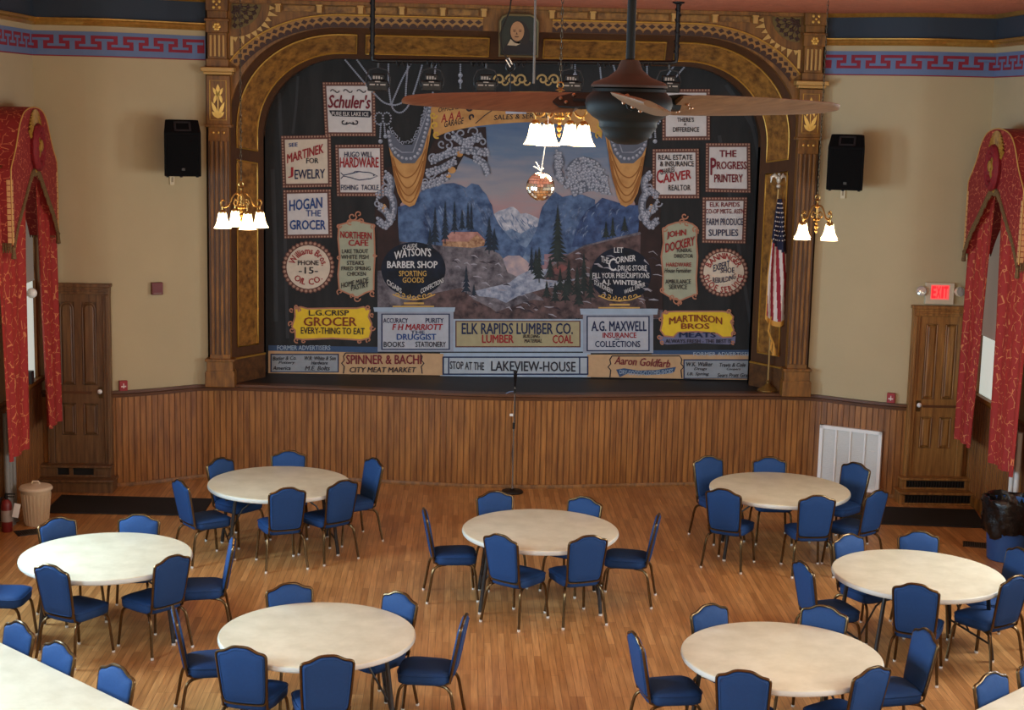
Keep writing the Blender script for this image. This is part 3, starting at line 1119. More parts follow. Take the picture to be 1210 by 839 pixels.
    ro.build('gilt_rosette', mat('bright_gilt', (224, 180, 92), 0.35, 0.5), pil, off=PO)

# coffers and brackets along the top of the header
hd = MB()
hd.box(-3.55, 3.55, 19.70, 19.765, 5.985, 6.03)
hd.build('header_moulding', MIDWOOD, pro, smooth=0, off=PO, bevel=0.005)
for sg in (-1, 1):
    for k in range(6):
        xb = sg * (0.42 + k * 0.505)
        br2 = MB()
        br2.box(xb - 0.03, xb + 0.03, 19.69, 19.765, 5.885, 5.985)
        br2.box(xb - 0.04, xb + 0.04, 19.68, 19.765, 5.965, 5.987)
        br2.build('header_bracket', mat('ochre_gold_moulding', (190, 148, 82)), pro, smooth=0, off=PO, bevel=0.005)
        if k < 5:
            xa, xc = sorted((xb + sg * 0.06, xb + sg * 0.445))
            hp = MB().box(xa, xc, 19.745, 19.765, 5.90, 5.975)
            hp.build('header_panel', BURL, pro, smooth=0, off=PO, bevel=0.006)

# ------------------------------------------------------------------ the painted stage curtain
CY = 20.70
drop = thing('painted_curtain', 'dark painted stage curtain with old advertisements around a mountain lake view', 'curtain', (0, CY, STAGE_Z + 0.01))
DO = drop.location
CROP = {0: (0, 0, 1.0), 1: (300, 60, 3.78125), 2: (600, 60, 3.78125), 3: (300, 250, 3.78125), 4: (600, 250, 3.78125), 5: (450, 150, 4.66), 6: (640, 180, 4.195), 7: (400, 420, 4.033)}


def cp(c, x, y, layer):
    ox, oy, s = CROP[c]
    return at(ox + x / s, oy + y / s, CY - 0.0024 * layer)


P_ = lambda n, c, v=0.12, sc=9, c2=None: mat('paint_' + n, c, 0.88, vary=v, vscale=sc, c2=c2, detail=8)
PT = {'red': P_('red', (156, 40, 48)), 'navy': P_('navy', (36, 48, 82)), 'dark': P_('dark', (44, 42, 50)), 'white': P_('white', (214, 214, 214)),
      'gold': P_('gold', (206, 168, 92)), 'brown': P_('brown', (132, 62, 36)), 'maroon': P_('maroon', (118, 36, 50)), 'blue': P_('blue', (44, 76, 134)),
      'grey': P_('grey', (210, 206, 204)), 'cream': P_('cream', (214, 200, 180)), 'green': P_('green', (166, 170, 146)), 'steel': P_('steel', (152, 160, 174)),
      'olive': P_('olive', (168, 158, 122)), 'tan': P_('tan', (196, 160, 120)), 'yellow': P_('yellow', (232, 196, 52)), 'ltblue': P_('ltblue', (160, 178, 196)),
      'globe': P_('globe', (28, 38, 56), c2=(20, 24, 30), sc=5), 'frame': P_('frame', (104, 68, 60)), 'bead': P_('bead', (176, 138, 118)), 'pink': P_('pink', (178, 124, 98)),
      'pearl': P_('pearl', (144, 150, 164)), 'pearlhi': P_('pearlhi', (186, 190, 202)), 'pearlband': P_('pearlband', (96, 102, 116)), 'drape': P_('drape', (204, 156, 96), c2=(172, 124, 72), sc=4),
      'drapedark': P_('drapedark', (150, 98, 50)), 'bandblue': P_('bandblue', (60, 84, 118)), 'deep': P_('deep', (58, 42, 40), c2=(40, 32, 32), sc=4), 'scroll': P_('scroll', (188, 158, 104))}


class FL(MB):
    """flat paint on the canvas"""
    def poly(s, c, pts, layer, mi=0):
        s.k = (getattr(s, 'k', -1) + 1) % 36
        layer += s.k * 0.024
        return s.add([cp(c, x, y, layer) for x, y in pts], [tuple(range(len(pts) - 1, -1, -1))], mi)

    def rect(s, c, x0, y0, x1, y1, layer, mi=0):
        return s.poly(c, [(x0, y0), (x1, y0), (x1, y1), (x0, y1)], layer, mi)

    def disc(s, c, x, y, rx, ry, layer, n=28, mi=0):
        return s.poly(c, [(x + rx * cos(2 * pi * i / n), y + ry * sin(2 * pi * i / n)) for i in range(n)], layer, mi)

    def line(s, c, pts, w, layer, mi=0):
        pts = [Vector(p) for p in pts]
        L, R = [], []
        for i, p in enumerate(pts):
            a, b = pts[max(i - 1, 0)], pts[min(i + 1, len(pts) - 1)]
            t = (b - a).normalized()
            nrm = Vector((-t.y, t.x))
            ww = w[i] if isinstance(w, (list, tuple)) else w
            L.append(p + nrm * ww / 2)
            R.append(p - nrm * ww / 2)
        for i in range(len(pts) - 1):
            s.poly(c, [L[i], L[i + 1], R[i + 1], R[i]], layer, mi)
        return s

    def curl(s, c, x, y, r, a0, turns, w, layer, mi=0, shrink=0.25):
        n = 18
        s.line(c, [(x + r * (1 - (1 - shrink) * i / n) * cos(a0 + turns * 2 * pi * i / n), y + r * (1 - (1 - shrink) * i / n) * sin(a0 + turns * 2 * pi * i / n)) for i in range(n + 1)], w, layer, mi)
        return s

    def done(s, name, m, parent=None):
        return s.build(name, m, parent or drop, smooth=0, off=DO)


_TX, _SZ = {}, {}


def glyphs(txt, bold=0.012, shear=0.0):
    """outline font lettering scaled to a unit box; weight comes from a second, slightly shifted copy"""
    k = (txt, bold, shear)
    if k not in _TX:
        cu = bpy.data.curves.new('lettering', 'FONT')
        cu.body = txt
        cu.resolution_u = 2
        cu.shear = shear
        ob = bpy.data.objects.new('lettering', cu)
        me = bpy.data.meshes.new_from_object(ob)
        vs = [tuple(v.co) for v in me.vertices]
        fs = [tuple(p.vertices) for p in me.polygons]
        bpy.data.objects.remove(ob)
        bpy.data.meshes.remove(me)
        bpy.data.curves.remove(cu)
        n = len(vs)
        d = bold * 1.4
        vs, fs = [(v[0] + dx, v[1] + dy, q * 0.3) for q, (dx, dy) in enumerate(((-d, 0), (d, 0), (0, d * 0.7), (0, -d * 0.7))) for v in vs], [tuple(i + n * q for i in f) for q in range(4) for f in fs]
        x0, x1 = min(v[0] for v in vs), max(v[0] for v in vs)
        y0, y1 = min(v[1] for v in vs), max(v[1] for v in vs)
        _TX[k] = ([((v[0] - x0) / max(x1 - x0, 1e-6), (v[1] - y0) / max(y1 - y0, 1e-6), v[2]) for v in vs], fs)
        _SZ[k] = (x0, x1, y0, y1)
    return _TX[k]


def write(m, c, txt, x0, y0, x1, y1, layer=4, mi=0, tilt=0.0, arc=0.0, bold=0.012, shear=0.0, grow=0.0):
    """lettering stretched into a box; tilt drops the right end, arc lifts the middle, grow makes the right end taller"""
    vs, fs = glyphs(txt, bold, shear)
    out = []
    for u, v, q in vs:
        h = (y1 - y0) * (1 + grow * (u - 0.5))
        x = x0 + (x1 - x0) * u
        y = y1 - h * v + tilt * (u - 0.5) - arc * (1 - (2 * u - 1) ** 2)
        out.append(cp(c, x, y, layer + q))
    m.add(out, fs, mi)


def ring_write(m, c, txt, x, y, rx, ry, a0, a1, h, layer=4, mi=0, bottom=False, bold=0.014, wfac=0.8):
    """letters along an ellipse, angles in degrees clockwise from the top"""
    wid = []
    for ch in txt:
        if ch == ' ':
            wid.append(0.30)
        else:
            glyphs(ch, bold)
            z = _SZ[(ch, bold, 0.0)]
            wid.append(z[1] - z[0] + 0.07)
    tot, acc = sum(wid), 0.0
    for ch, wd_ in zip(txt, wid):
        a = radians(a0 + (a1 - a0) * (acc + wd_ / 2) / tot)
        acc += wd_
        if ch == ' ':
            continue
        cx0, cy0 = x + rx * sin(a), y - ry * cos(a)
        rot = a if not bottom else a + pi
        vs, fs = glyphs(ch, bold)
        z = _SZ[(ch, bold, 0.0)]
        k = h / 0.72
        out = []
        for u, v, q in vs:
            lx = (u - 0.5) * (z[1] - z[0]) * k * wfac
            ly = (z[0 + 2] + v * (z[3] - z[2]) - 0.36) * k
            out.append(cp(c, cx0 + lx * cos(rot) + ly * sin(rot), cy0 + lx * sin(rot) - ly * cos(rot), layer + q))
        m.add(out, fs, mi)


# bare canvas
cv = MB().box(-3.42, 3.42, CY, CY + 0.012, STAGE_Z + 0.01, 5.62)
CANVAS = mat('black_canvas', (46, 47, 48), 0.92, c2=(33, 34, 35), vscale=1.6, stretch=(3, 1, 0.6), bump=0.1, bscale=120)
cv.build('canvas', CANVAS, drop, smooth=0, off=DO)
fo = FL()
for x0, y0, x1, y1, w in ((330, 110, 340, 400, 4), (352, 90, 346, 158, 3), (850, 160, 893, 420, 4), (898, 180, 890, 420, 5), (882, 120, 899, 200, 4), (858, 100, 890, 150, 5), (322, 200, 326, 380, 5)):
    fo.line(0, [(x0, y0), ((x0 + x1) / 2 + 1, (y0 + y1) / 2), (x1, y1)], w, 1)
fo.done('painted_folds', P_('fold', (56, 58, 61)))

# landscape
S_ = FL()
S_.poly(0, [(512, 150), (560, 146), (625, 143), (700, 146), (716, 158), (752, 244), (752, 320), (470, 320), (470, 244), (500, 215), (540, 200), (545, 165)], 1)
S_.done('painted_sky', painted_sky())
MT = P_('mountain', (98, 124, 162), sc=6, c2=(44, 62, 96))
MT2 = P_('mountain_far', (126, 148, 176), sc=8, c2=(60, 84, 120))
SN = P_('snow', (206, 206, 212), sc=9, c2=(112, 126, 152))
m_ = FL()
m_.poly(5, [(560, 520), (620, 480), (650, 462), (690, 450), (712, 440), (730, 440), (752, 456), (770, 478), (800, 474), (830, 485), (860, 500), (900, 520), (905, 620), (560, 620)], 2)
m_.done('snow_peaks', SN)
m_ = FL()
m_.poly(5, [(640, 560), (690, 572), (720, 560), (770, 588), (820, 560), (900, 540), (900, 760), (640, 760)], 3)
m_.done('far_slopes', MT2)
m_ = FL()
m_.poly(5, [(95, 440), (170, 420), (230, 345), (290, 330), (330, 315), (400, 308), (440, 320), (470, 335), (500, 310), (540, 320), (560, 350), (580, 370), (600, 412), (612, 430), (622, 480), (645, 528), (680, 575), (720, 620), (760, 645), (805, 672), (780, 720), (95, 740)], 4)
m_.poly(5, [(800, 668), (830, 620), (860, 560), (880, 470), (890, 440), (930, 385), (960, 358), (1000, 385), (1050, 375), (1110, 372), (1180, 400), (1180, 700), (800, 700)], 4)
m_.done('blue_mountains', MT)
m_ = FL()
m_.poly(6, [(165, 400), (190, 340), (220, 290), (262, 262), (300, 225), (350, 240), (420, 262), (490, 262), (478, 400), (380, 420), (250, 460), (150, 470)], 5)
m_.done('near_mountain', P_('mountain_near', (78, 102, 146), sc=7, c2=(36, 50, 84)))
# ridge lights and shadows
m_ = FL()
rr = random.Random(3)
for k in range(46):
    x, y = rr.uniform(230, 600), rr.uniform(330, 560)
    if y < 320 + abs(x - 430) * 0.5:
        continue
    m_.line(5, [(x, y), (x + 14, y + 20 + rr.uniform(0, 16)), (x + 22, y + 50)], [5, 8, 1], 5.05)
for k in range(40):
    x, y = rr.uniform(60, 450), rr.uniform(250, 410)
    m_.line(6, [(x, y), (x - 12, y + 12), (x - 16, y + 30)], [4, 7, 1], 5.05)
m_.done('ridge_shading', P_('ridge', (128, 148, 180), sc=12, c2=(40, 54, 84)))
m_ = FL()
m_.poly(0, [(446, 292), (470, 285), (500, 288), (540, 292), (575, 292), (590, 300), (600, 312), (616, 326), (640, 322), (660, 306), (690, 290), (722, 282), (756, 274), (776, 290), (784, 377), (446, 377)], 6)
m_.done('rocky_ground', P_('ground', (134, 128, 134), sc=7, c2=(58, 54, 62)))
m_ = FL()
m_.poly(0, [(648, 318), (668, 303), (690, 292), (722, 284), (762, 276), (780, 296), (780, 376), (660, 376), (640, 352), (628, 345), (645, 332)], 6.5)
m_.poly(0, [(446, 376), (490, 352), (520, 345), (545, 340), (560, 354), (580, 364), (598, 377), (446, 377)], 6.5)
m_.poly(0, [(575, 372), (600, 364), (630, 354), (650, 356), (680, 377), (575, 377)], 6.5)
m_.done('brown_hillsides', P_('hill', (112, 90, 88), sc=8, c2=(50, 42, 46)))
m_ = FL()
m_.poly(0, [(594, 306), (600, 302), (614, 302), (622, 308), (632, 318), (618, 330), (600, 322)], 7)
m_.done('pale_lake', P_('lake', (190, 166, 162), sc=8, c2=(140, 136, 150)))
m_ = FL()
m_.poly(0, [(612, 326), (628, 318), (650, 318), (640, 330), (660, 332), (690, 328), (640, 342), (612, 350), (598, 358), (585, 352), (566, 350), (560, 344), (586, 338), (602, 334)], 7.4)
m_.done('stream', P_('stream', (176, 182, 196), sc=12, c2=(98, 110, 134)))
m_ = FL()
m_.poly(0, [(654, 318), (664, 312), (672, 316), (664, 322), (656, 324)], 8)
m_.done('red_rock', P_('redrock', (140, 84, 80), c2=(104, 74, 76)))
m_ = FL()
rr = random.Random(8)
for k in range(110):
    x, y = rr.uniform(530, 775), rr.uniform(298, 372)
    if 594 < x < 640 and y < 330:
        continue
    l = rr.uniform(4, 12)
    m_.line(0, [(x, y), (x + l * 0.5, y + rr.uniform(-2, 1)), (x + l, y + rr.uniform(0, 4))], [0.6, rr.uniform(1.0, 2.4), 0.4], 7.6 if k % 2 else 8.4, k % 3 == 0)
m_.done('rock_strokes', [P_('rocklight', (158, 156, 166), sc=20), P_('rockdark', (54, 48, 56), sc=20)])
m_ = FL()
for k in range(34):
    x, y = rr.uniform(586, 630), rr.uniform(248, 275)
    if y < 250 + abs(x - 607) * 0.35:
        continue
    m_.line(0, [(x, y), (x + 2.5, y + 4), (x + rr.uniform(2, 7), y + 8)], [0.5, 1.5, 0.4], 2.5)
m_.done('peak_shadows', P_('peakshade', (112, 128, 156), sc=20))
# tree stump and dark foliage behind the right globe
m_ = FL()
m_.poly(0, [(757, 276), (768, 270), (781, 272), (783, 366), (764, 366), (756, 330)], 7)
m_.poly(0, [(446, 272), (470, 262), (473, 300), (466, 318), (446, 320)], 7)
m_.done('dark_thicket', PT['deep'])
# cabin
m_ = FL()
m_.poly(5, [(332, 630), (390, 578), (532, 578), (470, 632)], 9)
m_.poly(5, [(532, 578), (580, 628), (565, 622), (528, 592), (478, 634), (470, 632)], 9)
m_.done('cabin_roof', P_('cabinroof', (188, 142, 132), c2=(150, 104, 98), sc=14))
m_ = FL()
m_.poly(5, [(340, 630), (470, 632), (478, 634), (528, 592), (574, 630), (568, 656), (500, 666), (340, 656)], 8)
m_.done('cabin_wall', P_('cabinwall', (196, 158, 122), c2=(120, 80, 60), sc=20))


def pine(m, x, y, h, w, layer):
    n = max(4, int(h / 6))
    m.poly(0, [(x - 0.6, y), (x + 0.6, y), (x + 0.3, y - h), (x - 0.3, y - h)], layer)
    r = random.Random(int(x * 13 + y))
    for k in range(n):
        t = k / n
        yy = y - h * (0.12 + 0.85 * t)
        ww = w * (1 - t) * (0.75 + 0.4 * r.random()) + 1
        m.poly(0, [(x - ww / 2, yy + 1.8), (x, yy - h / n * 1.2), (x + ww / 2, yy + 1.5), (x + ww * 0.2, yy + 0.4), (x - ww * 0.2, yy + 0.6)], layer)


m_ = FL()
for x, y, h, w in ((514, 291, 46, 10), (526, 288, 50, 10), (537, 276, 38, 8), (546, 272, 24, 7), (553, 272, 32, 5), (557, 274, 34, 5), (578, 300, 44, 14), (584, 298, 28, 12), (551, 348, 34, 10), (508, 296, 26, 10), (628, 322, 30, 8), (560, 350, 14, 8)):
    pine(m_, x, y, h, w, 9)
m_.done('left_pines', P_('pineleft', (44, 56, 68), c2=(34, 44, 58)))
m_ = FL()
for x, y, h, w in ((659, 318, 76, 24), (637, 334, 42, 14), (633, 326, 30, 10), (650, 330, 26, 12), (662, 346, 30, 12), (672, 350, 44, 14), (682, 352, 38, 14), (690, 350, 52, 14), (698, 356, 40, 12), (668, 358, 28, 14), (656, 358, 24, 12), (684, 362, 26, 14), (716, 282, 20, 8), (724, 281, 24, 8), (738, 274, 18, 8), (646, 352, 20, 10)):
    pine(m_, x, y, h, w, 10)
m_.done('right_pines', P_('pineright', (48, 58, 56), c2=(34, 42, 44)))

# draped gold cloths with jewelled bands, mirrored about the middle of the canvas
MX = lambda x, s: x if s < 0 else 1223.5 - x


def beads(m, pts, r, layer, mi=0, hi=1):
    for x, y in pts:
        m.disc(0, x, y, r, r, layer, 10, mi)
        m.disc(0, x - r * 0.25, y - r * 0.3, r * 0.5, r * 0.5, layer + 1, 7, hi)


def rope(m, pts, r, layer, step=2.3):
    P = spline([Vector(p) for p in pts], 6)
    for p in resample(P, step):
        m.disc(0, p.x, p.y, r, r * 0.95, layer, 7, 0)


for s in (-1, 1):
    g = FL()
    g.poly(0, [(MX(x, s), y) for x, y in [(459, 170), (463, 192), (466, 212), (470, 228), (476, 240), (484, 244.5), (490, 242), (495, 230), (499, 210), (504, 185), (510, 150), (511, 124), (503, 128), (498, 165), (478, 190)]][::-s], 8)
    cl = g.done('gold_drape', PT['drape'])
    d = FL()
    for q in ([(466, 196), (474, 215), (482, 222), (491, 214), (500, 190)], [(468, 208), (476, 226), (484, 231), (492, 222), (499, 204)], [(464, 186), (470, 202), (480, 210), (492, 202), (503, 176)], [(472, 226), (478, 236), (485, 239), (491, 233)]):
        d.line(0, [(MX(p.x, s), p.y) for p in spline([Vector(p) for p in q], 5)], 1.5, 9)
    for q in ([(462, 184), (467, 208), (473, 228), (479, 238)], [(506, 160), (502, 190), (497, 216), (490, 234)]):
        d.line(0, [(MX(p.x, s), p.y) for p in spline([Vector(p) for p in q], 5)], [1 + 2.2 * sin(pi * i / 15) for i in range(16)], 9)
    d.done('drape_folds', PT['drapedark'], cl)
    b = FL()
    b.poly(0, [(MX(x, s), y) for x, y in [(457, 152), (459, 172), (465, 184), (475, 193), (490, 193), (499, 181), (509, 146), (509, 122), (501, 128), (496, 150), (487, 171), (474, 171), (465, 158)]][::-s], 9)
    bb_ = b.done('jewelled_band', PT['pearlband'])
    p = FL()
    tr_ = resample(spline([Vector(q) for q in [(459, 156), (463, 174), (474, 186), (489, 186), (498, 172), (506, 140), (508, 126)]], 6), 5.2)
    beads(p, [(MX(q.x, s), q.y) for q in tr_], 2.0, 10)
    lace = resample(spline([Vector(q) for q in [(461, 150), (470, 164), (480, 169), (490, 162), (498, 145), (503, 124)]], 6), 3.4)
    for i, q in enumerate(lace):
        p.curl(0, MX(q.x, s), q.y, 2.4, i * 1.1, 0.7, 1.0, 10)
    p.line(0, [(MX(x, s), y) for x, y in [(466, 174), (475, 180), (488, 180), (505, 132)]], 1.4, 10)
    p.done('pearls', [PT['pearl'], PT['pearlhi']], bb_)
    # pearl ropes and bow
    r = FL()
    for q in ([(408, 71), (424, 90), (438, 106), (452, 120), (462, 124)], [(422, 71), (438, 93), (446, 105)], [(459, 76), (459, 98), (461, 116), (462, 122)], [(485, 76), (476, 92), (468, 110), (463, 124), (468, 132), (476, 132), (484, 122), (492, 100), (499, 76)], [(482, 76), (480, 100), (478, 118), (468, 124), (460, 123)], [(515, 75), (513, 95), (511, 112), (508, 122)]):
        rope(r, [(MX(x, s), y) for x, y in q], 1.25, 6)
    for ax in (448, 457):
        for k in range(12):
            a = 2 * pi * k / 12
            r.disc(0, MX(ax + 5 * cos(a), s), 140 + 7 * sin(a), 1.2, 1.2, 6, 7)
    rope(r, [(MX(450, s), 146), (MX(449, s), 164)], 1.2, 6)
    rope(r, [(MX(454, s), 146), (MX(455, s), 158)], 1.2, 6)
    beads(r, [(MX(449.5, s), 167), (MX(455.5, s), 161)], 2.6, 6)
    rope(r, [(MX(544, s), 74), (MX(544, s), 106)], 1.2, 6)
    beads(r, [(MX(544, s), 89), (MX(544, s), 96)], 2.8, 6)
    r.done('pearl_ropes', [PT['pearl'], PT['pearlhi']])
    # jewel clusters
    bk = FL()
    if s < 0:
        bk.poly(0, [(512, 166), (540, 152), (574, 150), (577, 206), (566, 192), (548, 184), (540, 198), (526, 210), (505, 222), (498, 226), (503, 190)], 6)
    bk.poly(0, [(MX(x, s), y) for x, y in [(443, 200), (466, 196), (473, 240), (472, 300), (446, 300), (443, 260)]][::-s], 3)
    cb_ = bk.done('dark_lambrequin', PT['deep'])
    lc = FL()
    if s < 0:
        bands = ([(510, 190), (528, 182), (546, 177), (576, 180)], [(505, 204), (520, 200), (538, 190)], [(560, 186), (572, 194), (576, 206)], [(500, 220), (514, 216), (530, 208)], [(535, 160), (550, 168), (570, 160)])
    else:
        bands = ([(516, 199), (528, 191), (544, 193), (552, 204)], [(511, 205), (530, 199), (550, 208)], [(506, 212), (524, 206), (544, 211), (556, 220)], [(506, 219), (526, 214), (550, 221)], [(504, 226), (524, 221), (548, 228)], [(566, 181), (561, 191), (565, 203), (559, 214)], [(561, 184), (566, 196), (561, 208)])
    bands = bands + ([(446, 232), (456, 226), (464, 236), (464, 252), (456, 266), (446, 260)], [(455, 206), (462, 214), (460, 230)], [(448, 244), (456, 250), (464, 262)])
    for q in bands:
        lc.line(0, [(MX(p.x, s), p.y) for p in spline([Vector(p) for p in q], 5)], 9, 7)
    lc.done('silver_lace', PT['pearlband'], cb_)
    j = FL()
    rj = random.Random(11)
    for q in bands:
        P = resample(spline([Vector(p) for p in q], 6), 3.6)
        for i, p in enumerate(P):
            for off in (-3.2, 0.4, 3.4):
                rr_ = rj.uniform(1.2, 2.2)
                x, y = p.x + rj.uniform(-1.2, 1.2), p.y + off + rj.uniform(-0.8, 0.8)
                j.disc(0, MX(x, s), y, rr_, rr_, 8, 8, 0)
                j.disc(0, MX(x - 0.45, s), y - 0.5, rr_ * 0.45, rr_ * 0.45, 9, 6, 1)
    curls = ((530, 160, 7, 0), (545, 158, 6, 2), (560, 156, 7, 3), (522, 170, 5, 1), (512, 186, 6, 2), (508, 205, 7, 0), (570, 168, 5, 4), (518, 214, 5, 2), (530, 172, 5, 5), (556, 166, 5, 2), (503, 215, 5, 2)) if s < 0 else ((540, 200, 8, 1), (530, 212, 6, 3), (552, 208, 6, 0), (512, 214, 5, 2), (560, 192, 4, 1))
    for (x, y, r0, a) in curls + ((458, 212, 7, 1), (456, 222, 5, 3), (446, 240, 5, 0), (464, 256, 5, 2)):
        j.curl(0, MX(x, s), y, r0, a, 0.95, 1.8, 8, 0)
    j.done('jewel_cluster', [PT['pearl'], PT['pearlhi']], cb_)
    jo = FL()
    for (x, y, rx, ry) in (((543, 182, 4, 3.5), (534, 201, 4.5, 4), (454, 246, 2.5, 5), (530, 208, 3, 2)) if s < 0 else ((454, 246, 2.5, 5),)):
        jo.disc(0, MX(x, s), y, rx, ry, 8)
    jo.done('gold_cabochons', PT['drape'], cb_)
# gold scrolls at the top middle
t = FL()
for x in (590, 604, 616, 641, 655):
    t.curl(0, x, 94, 6.5, pi, 1.15, 2.2, 5)
    t.curl(0, x + 6, 97, 4.5, 0, 0.8, 1.8, 5)
t.done('gold_scrolls', PT['scroll'])

# the garage banner along the top
b = FL()
up_ = [(510, 124), (560, 112), (625, 108), (690, 112), (714, 124)]
lo_ = [(711, 164), (700, 156), (660, 147), (620, 144.5), (564, 149), (530, 156), (513, 163)]
b.poly(0, [(p.x, p.y) for p in spline([Vector(q) for q in up_], 5)] + [(p.x, p.y) for p in spline([Vector(q) for q in lo_], 4)], 9)
ban = b.done('advertisement_banner', PT['drape'])
w = FL()
write(w, 1, 'OFFICIAL', 824, 246, 915, 268, 10, 0, tilt=-16, shear=0.2)
write(w, 1, 'A A A', 836, 276, 926, 312, 10, 1, tilt=-18, shear=0.15)
write(w, 1, 'GARAGE', 850, 306, 938, 334, 10, 0, tilt=-18, shear=0.2)
write(w, 1, 'SALES & SERVICE', 1072, 281, 1320, 304, 10, 0, tilt=-12, shear=0.1)
w.curl(1, 960, 255, 16, 0, 0.8, 9, 10, 0)
w.curl(1, 975, 295, 14, 2, 0.8, 8, 10, 0)
w.line(1, [(990, 325), (1030, 290), (1062, 268), (1085, 256)], 4, 10, 0)
w.done('lettering', [PT['dark'], PT['red']], ban)
w = FL()
for x, y, a in ((512, 136, 0), (514, 148, 2), (516, 159, 1), (712, 136, 3), (710, 148, 1), (708, 159, 2)):
    w.curl(0, x, y, 4.5, a, 1.0, 2, 11)
w.done('scroll_border', P_('yellowgold', (206, 168, 70)), ban)
b = FL().rect(0, 597.5, 129.5, 622, 134.5, 12)
b.done('white_patch', PT['pearlhi'], ban)


def card(q, fill, lines, name='advertisement_panel', edge=3.2, c=0, extra=None, label=None):
    """a framed, bead-edged card; q are its four corners in pixels, clockwise from the top left"""
    q = [Vector(v) for v in q]
    ctr = sum(q, Vector((0, 0))) / 4
    o = FL().poly(0, q, 6)
    inner = [v + (ctr - v).normalized() * edge * 2.0 for v in q]
    pn = o.done(name, PT['frame'])
    if label:
        pn['label'] = label
    f = FL().poly(0, inner, 7).done('panel_field', PT[fill], pn)
    bd = FL()
    mid_ = [v + (ctr - v).normalized() * edge * 0.7 for v in q]
    for a_, c_ in zip(mid_, mid_[1:] + mid_[:1]):
        n_ = max(2, int((c_ - a_).length / 3.4))
        for k in range(n_):
            p = a_ + (c_ - a_) * (k / n_)
            bd.disc(0, p.x, p.y, 1.15, 1.15, 8, 7)
    bd.done('bead_border', PT['bead'], pn)
    letter(lines, pn, extra)
    return pn


def letter(lines, pn, extra=None, layer=11):
    by = {}
    for ln in lines:
        by.setdefault(ln['k'], []).append(ln)
    for k, ls in by.items():
        w_ = FL()
        for ln in ls:
            if 'ring' in ln:
                ring_write(w_, ln['c'], ln['t'], *ln['ring'], layer=layer, bottom=ln.get('bottom', False), wfac=ln.get('wf', 0.8))
            else:
                write(w_, ln['c'], ln['t'], *ln['b'], layer=layer, tilt=ln.get('tilt', 0), arc=ln.get('arc', 0), shear=ln.get('shear', 0), grow=ln.get('grow', 0), bold=ln.get('bold', 0.012))
        if extra and k in extra:
            extra[k](w_)
        w_.done('lettering', PT[k], pn)


def T_(c, k, t, x0, y0, x1, y1, **kw):
    return dict(c=c, k=k, t=t, b=(x0, y0, x1, y1), **kw)


def sch_extra(w_):
    for x in (352, 410, 470):
        w_.curl(1, x, 182, 9, pi, 0.5, 4, 11, 0, 0.9)
        w_.curl(1, x + 20, 178, 9, 0, 0.5, 4, 11, 0, 0.9)


def sch_scroll(w_):
    w_.curl(1, 402, 318, 14, 0, 0.8, 5, 11)
    w_.curl(1, 456, 318, 14, pi, -0.8, 5, 11)
    w_.line(1, [(410, 330), (428, 322), (448, 330)], 5, 11)


pn = card([(381, 97), (443, 97), (444, 161), (384, 161)], 'grey', [T_(1, 'maroon', "Schuler's", 330, 196, 522, 258, shear=0.25, bold=0.02, tilt=4)], extra=None)
rb = FL()
rb.poly(1, [(335, 266), (520, 268), (526, 284), (518, 298), (350, 292)], 11)
rbo = rb.done('ribbon', PT['dark'], pn)
w = FL()
write(w, 1, 'PURE ELK LAKE ICE', 348, 273, 512, 291, 12, 0, tilt=3)
w.done('lettering', PT['grey'], pn)
w = FL()
sch_extra(w)
sch_scroll(w)
w.done('scrollwork', PT['dark'], pn)
card([(332, 160.5), (391, 159.5), (392, 221), (334, 222)], 'cream', [
    T_(1, 'blue', 'SEE', 155, 411, 196, 429, tilt=-3), T_(1, 'red', 'MARTINEK', 148, 438, 312, 480, tilt=-48, bold=0.02), T_(1, 'dark', 'FOR', 234, 479, 289, 503),
    T_(1, 'red', 'J', 152, 520, 176, 568, bold=0.004), T_(1, 'navy', 'EWELRY', 182, 530, 318, 572, tilt=-4)])
fish = {'navy': lambda w_: (w_.line(1, [(388, 545), (400, 556), (430, 550), (470, 540), (520, 545), (553, 560), (520, 572), (470, 578), (430, 566), (400, 560), (388, 572)], 4, 11), w_.line(1, [(440, 550), (452, 538), (480, 540)], 3, 11), w_.disc(1, 536, 557, 3, 3, 11, 8))}
card([(396, 171), (453, 170.5), (454, 232), (398, 232)], 'grey', [
    T_(1, 'navy', 'HUGO WILL', 404, 451, 531, 476), T_(1, 'red', 'HARDWARE', 384, 476, 558, 522, bold=0.02), T_(1, 'navy', 'FISHING  TACKLE', 389, 599, 558, 623)], extra=fish, label='cream card with a blue fish drawing')
card([(334.5, 224.5), (391, 223.5), (392.6, 281), (335.7, 282)], 'grey', [
    T_(1, 'blue', 'HOGAN', 158, 660, 306, 710, tilt=-14, bold=0.02), T_(1, 'blue', 'THE', 232, 712, 300, 740), T_(1, 'blue', 'GROCER', 160, 756, 321, 800, bold=0.02)])
card([(782.5, 105), (839, 105), (839, 165.5), (782.5, 166)], 'grey', [
    T_(2, 'dark', 'IN PRINTING', 772, 216, 880, 240), T_(2, 'dark', "THERE'S", 757, 298, 832, 318), T_(2, 'dark', 'A', 786, 322, 798, 335), T_(2, 'dark', 'DIFFERENCE', 738, 341, 855, 363)][1:])
card([(771, 176), (826, 175.5), (826.5, 234.5), (770.6, 234.5)], 'grey', [
    T_(2, 'dark', 'REAL ESTATE', 672, 464, 825, 488), T_(2, 'dark', '& INSURANCE', 680, 493, 832, 517), T_(2, 'dark', 'CHARLES', 682, 524, 745, 548, tilt=-14),
    T_(2, 'red', 'C', 664, 530, 694, 592, bold=0.02), T_(2, 'red', 'ARVER', 694, 540, 820, 582, tilt=-22, bold=0.02), T_(2, 'dark', 'REALTOR', 718, 599, 817, 625)])
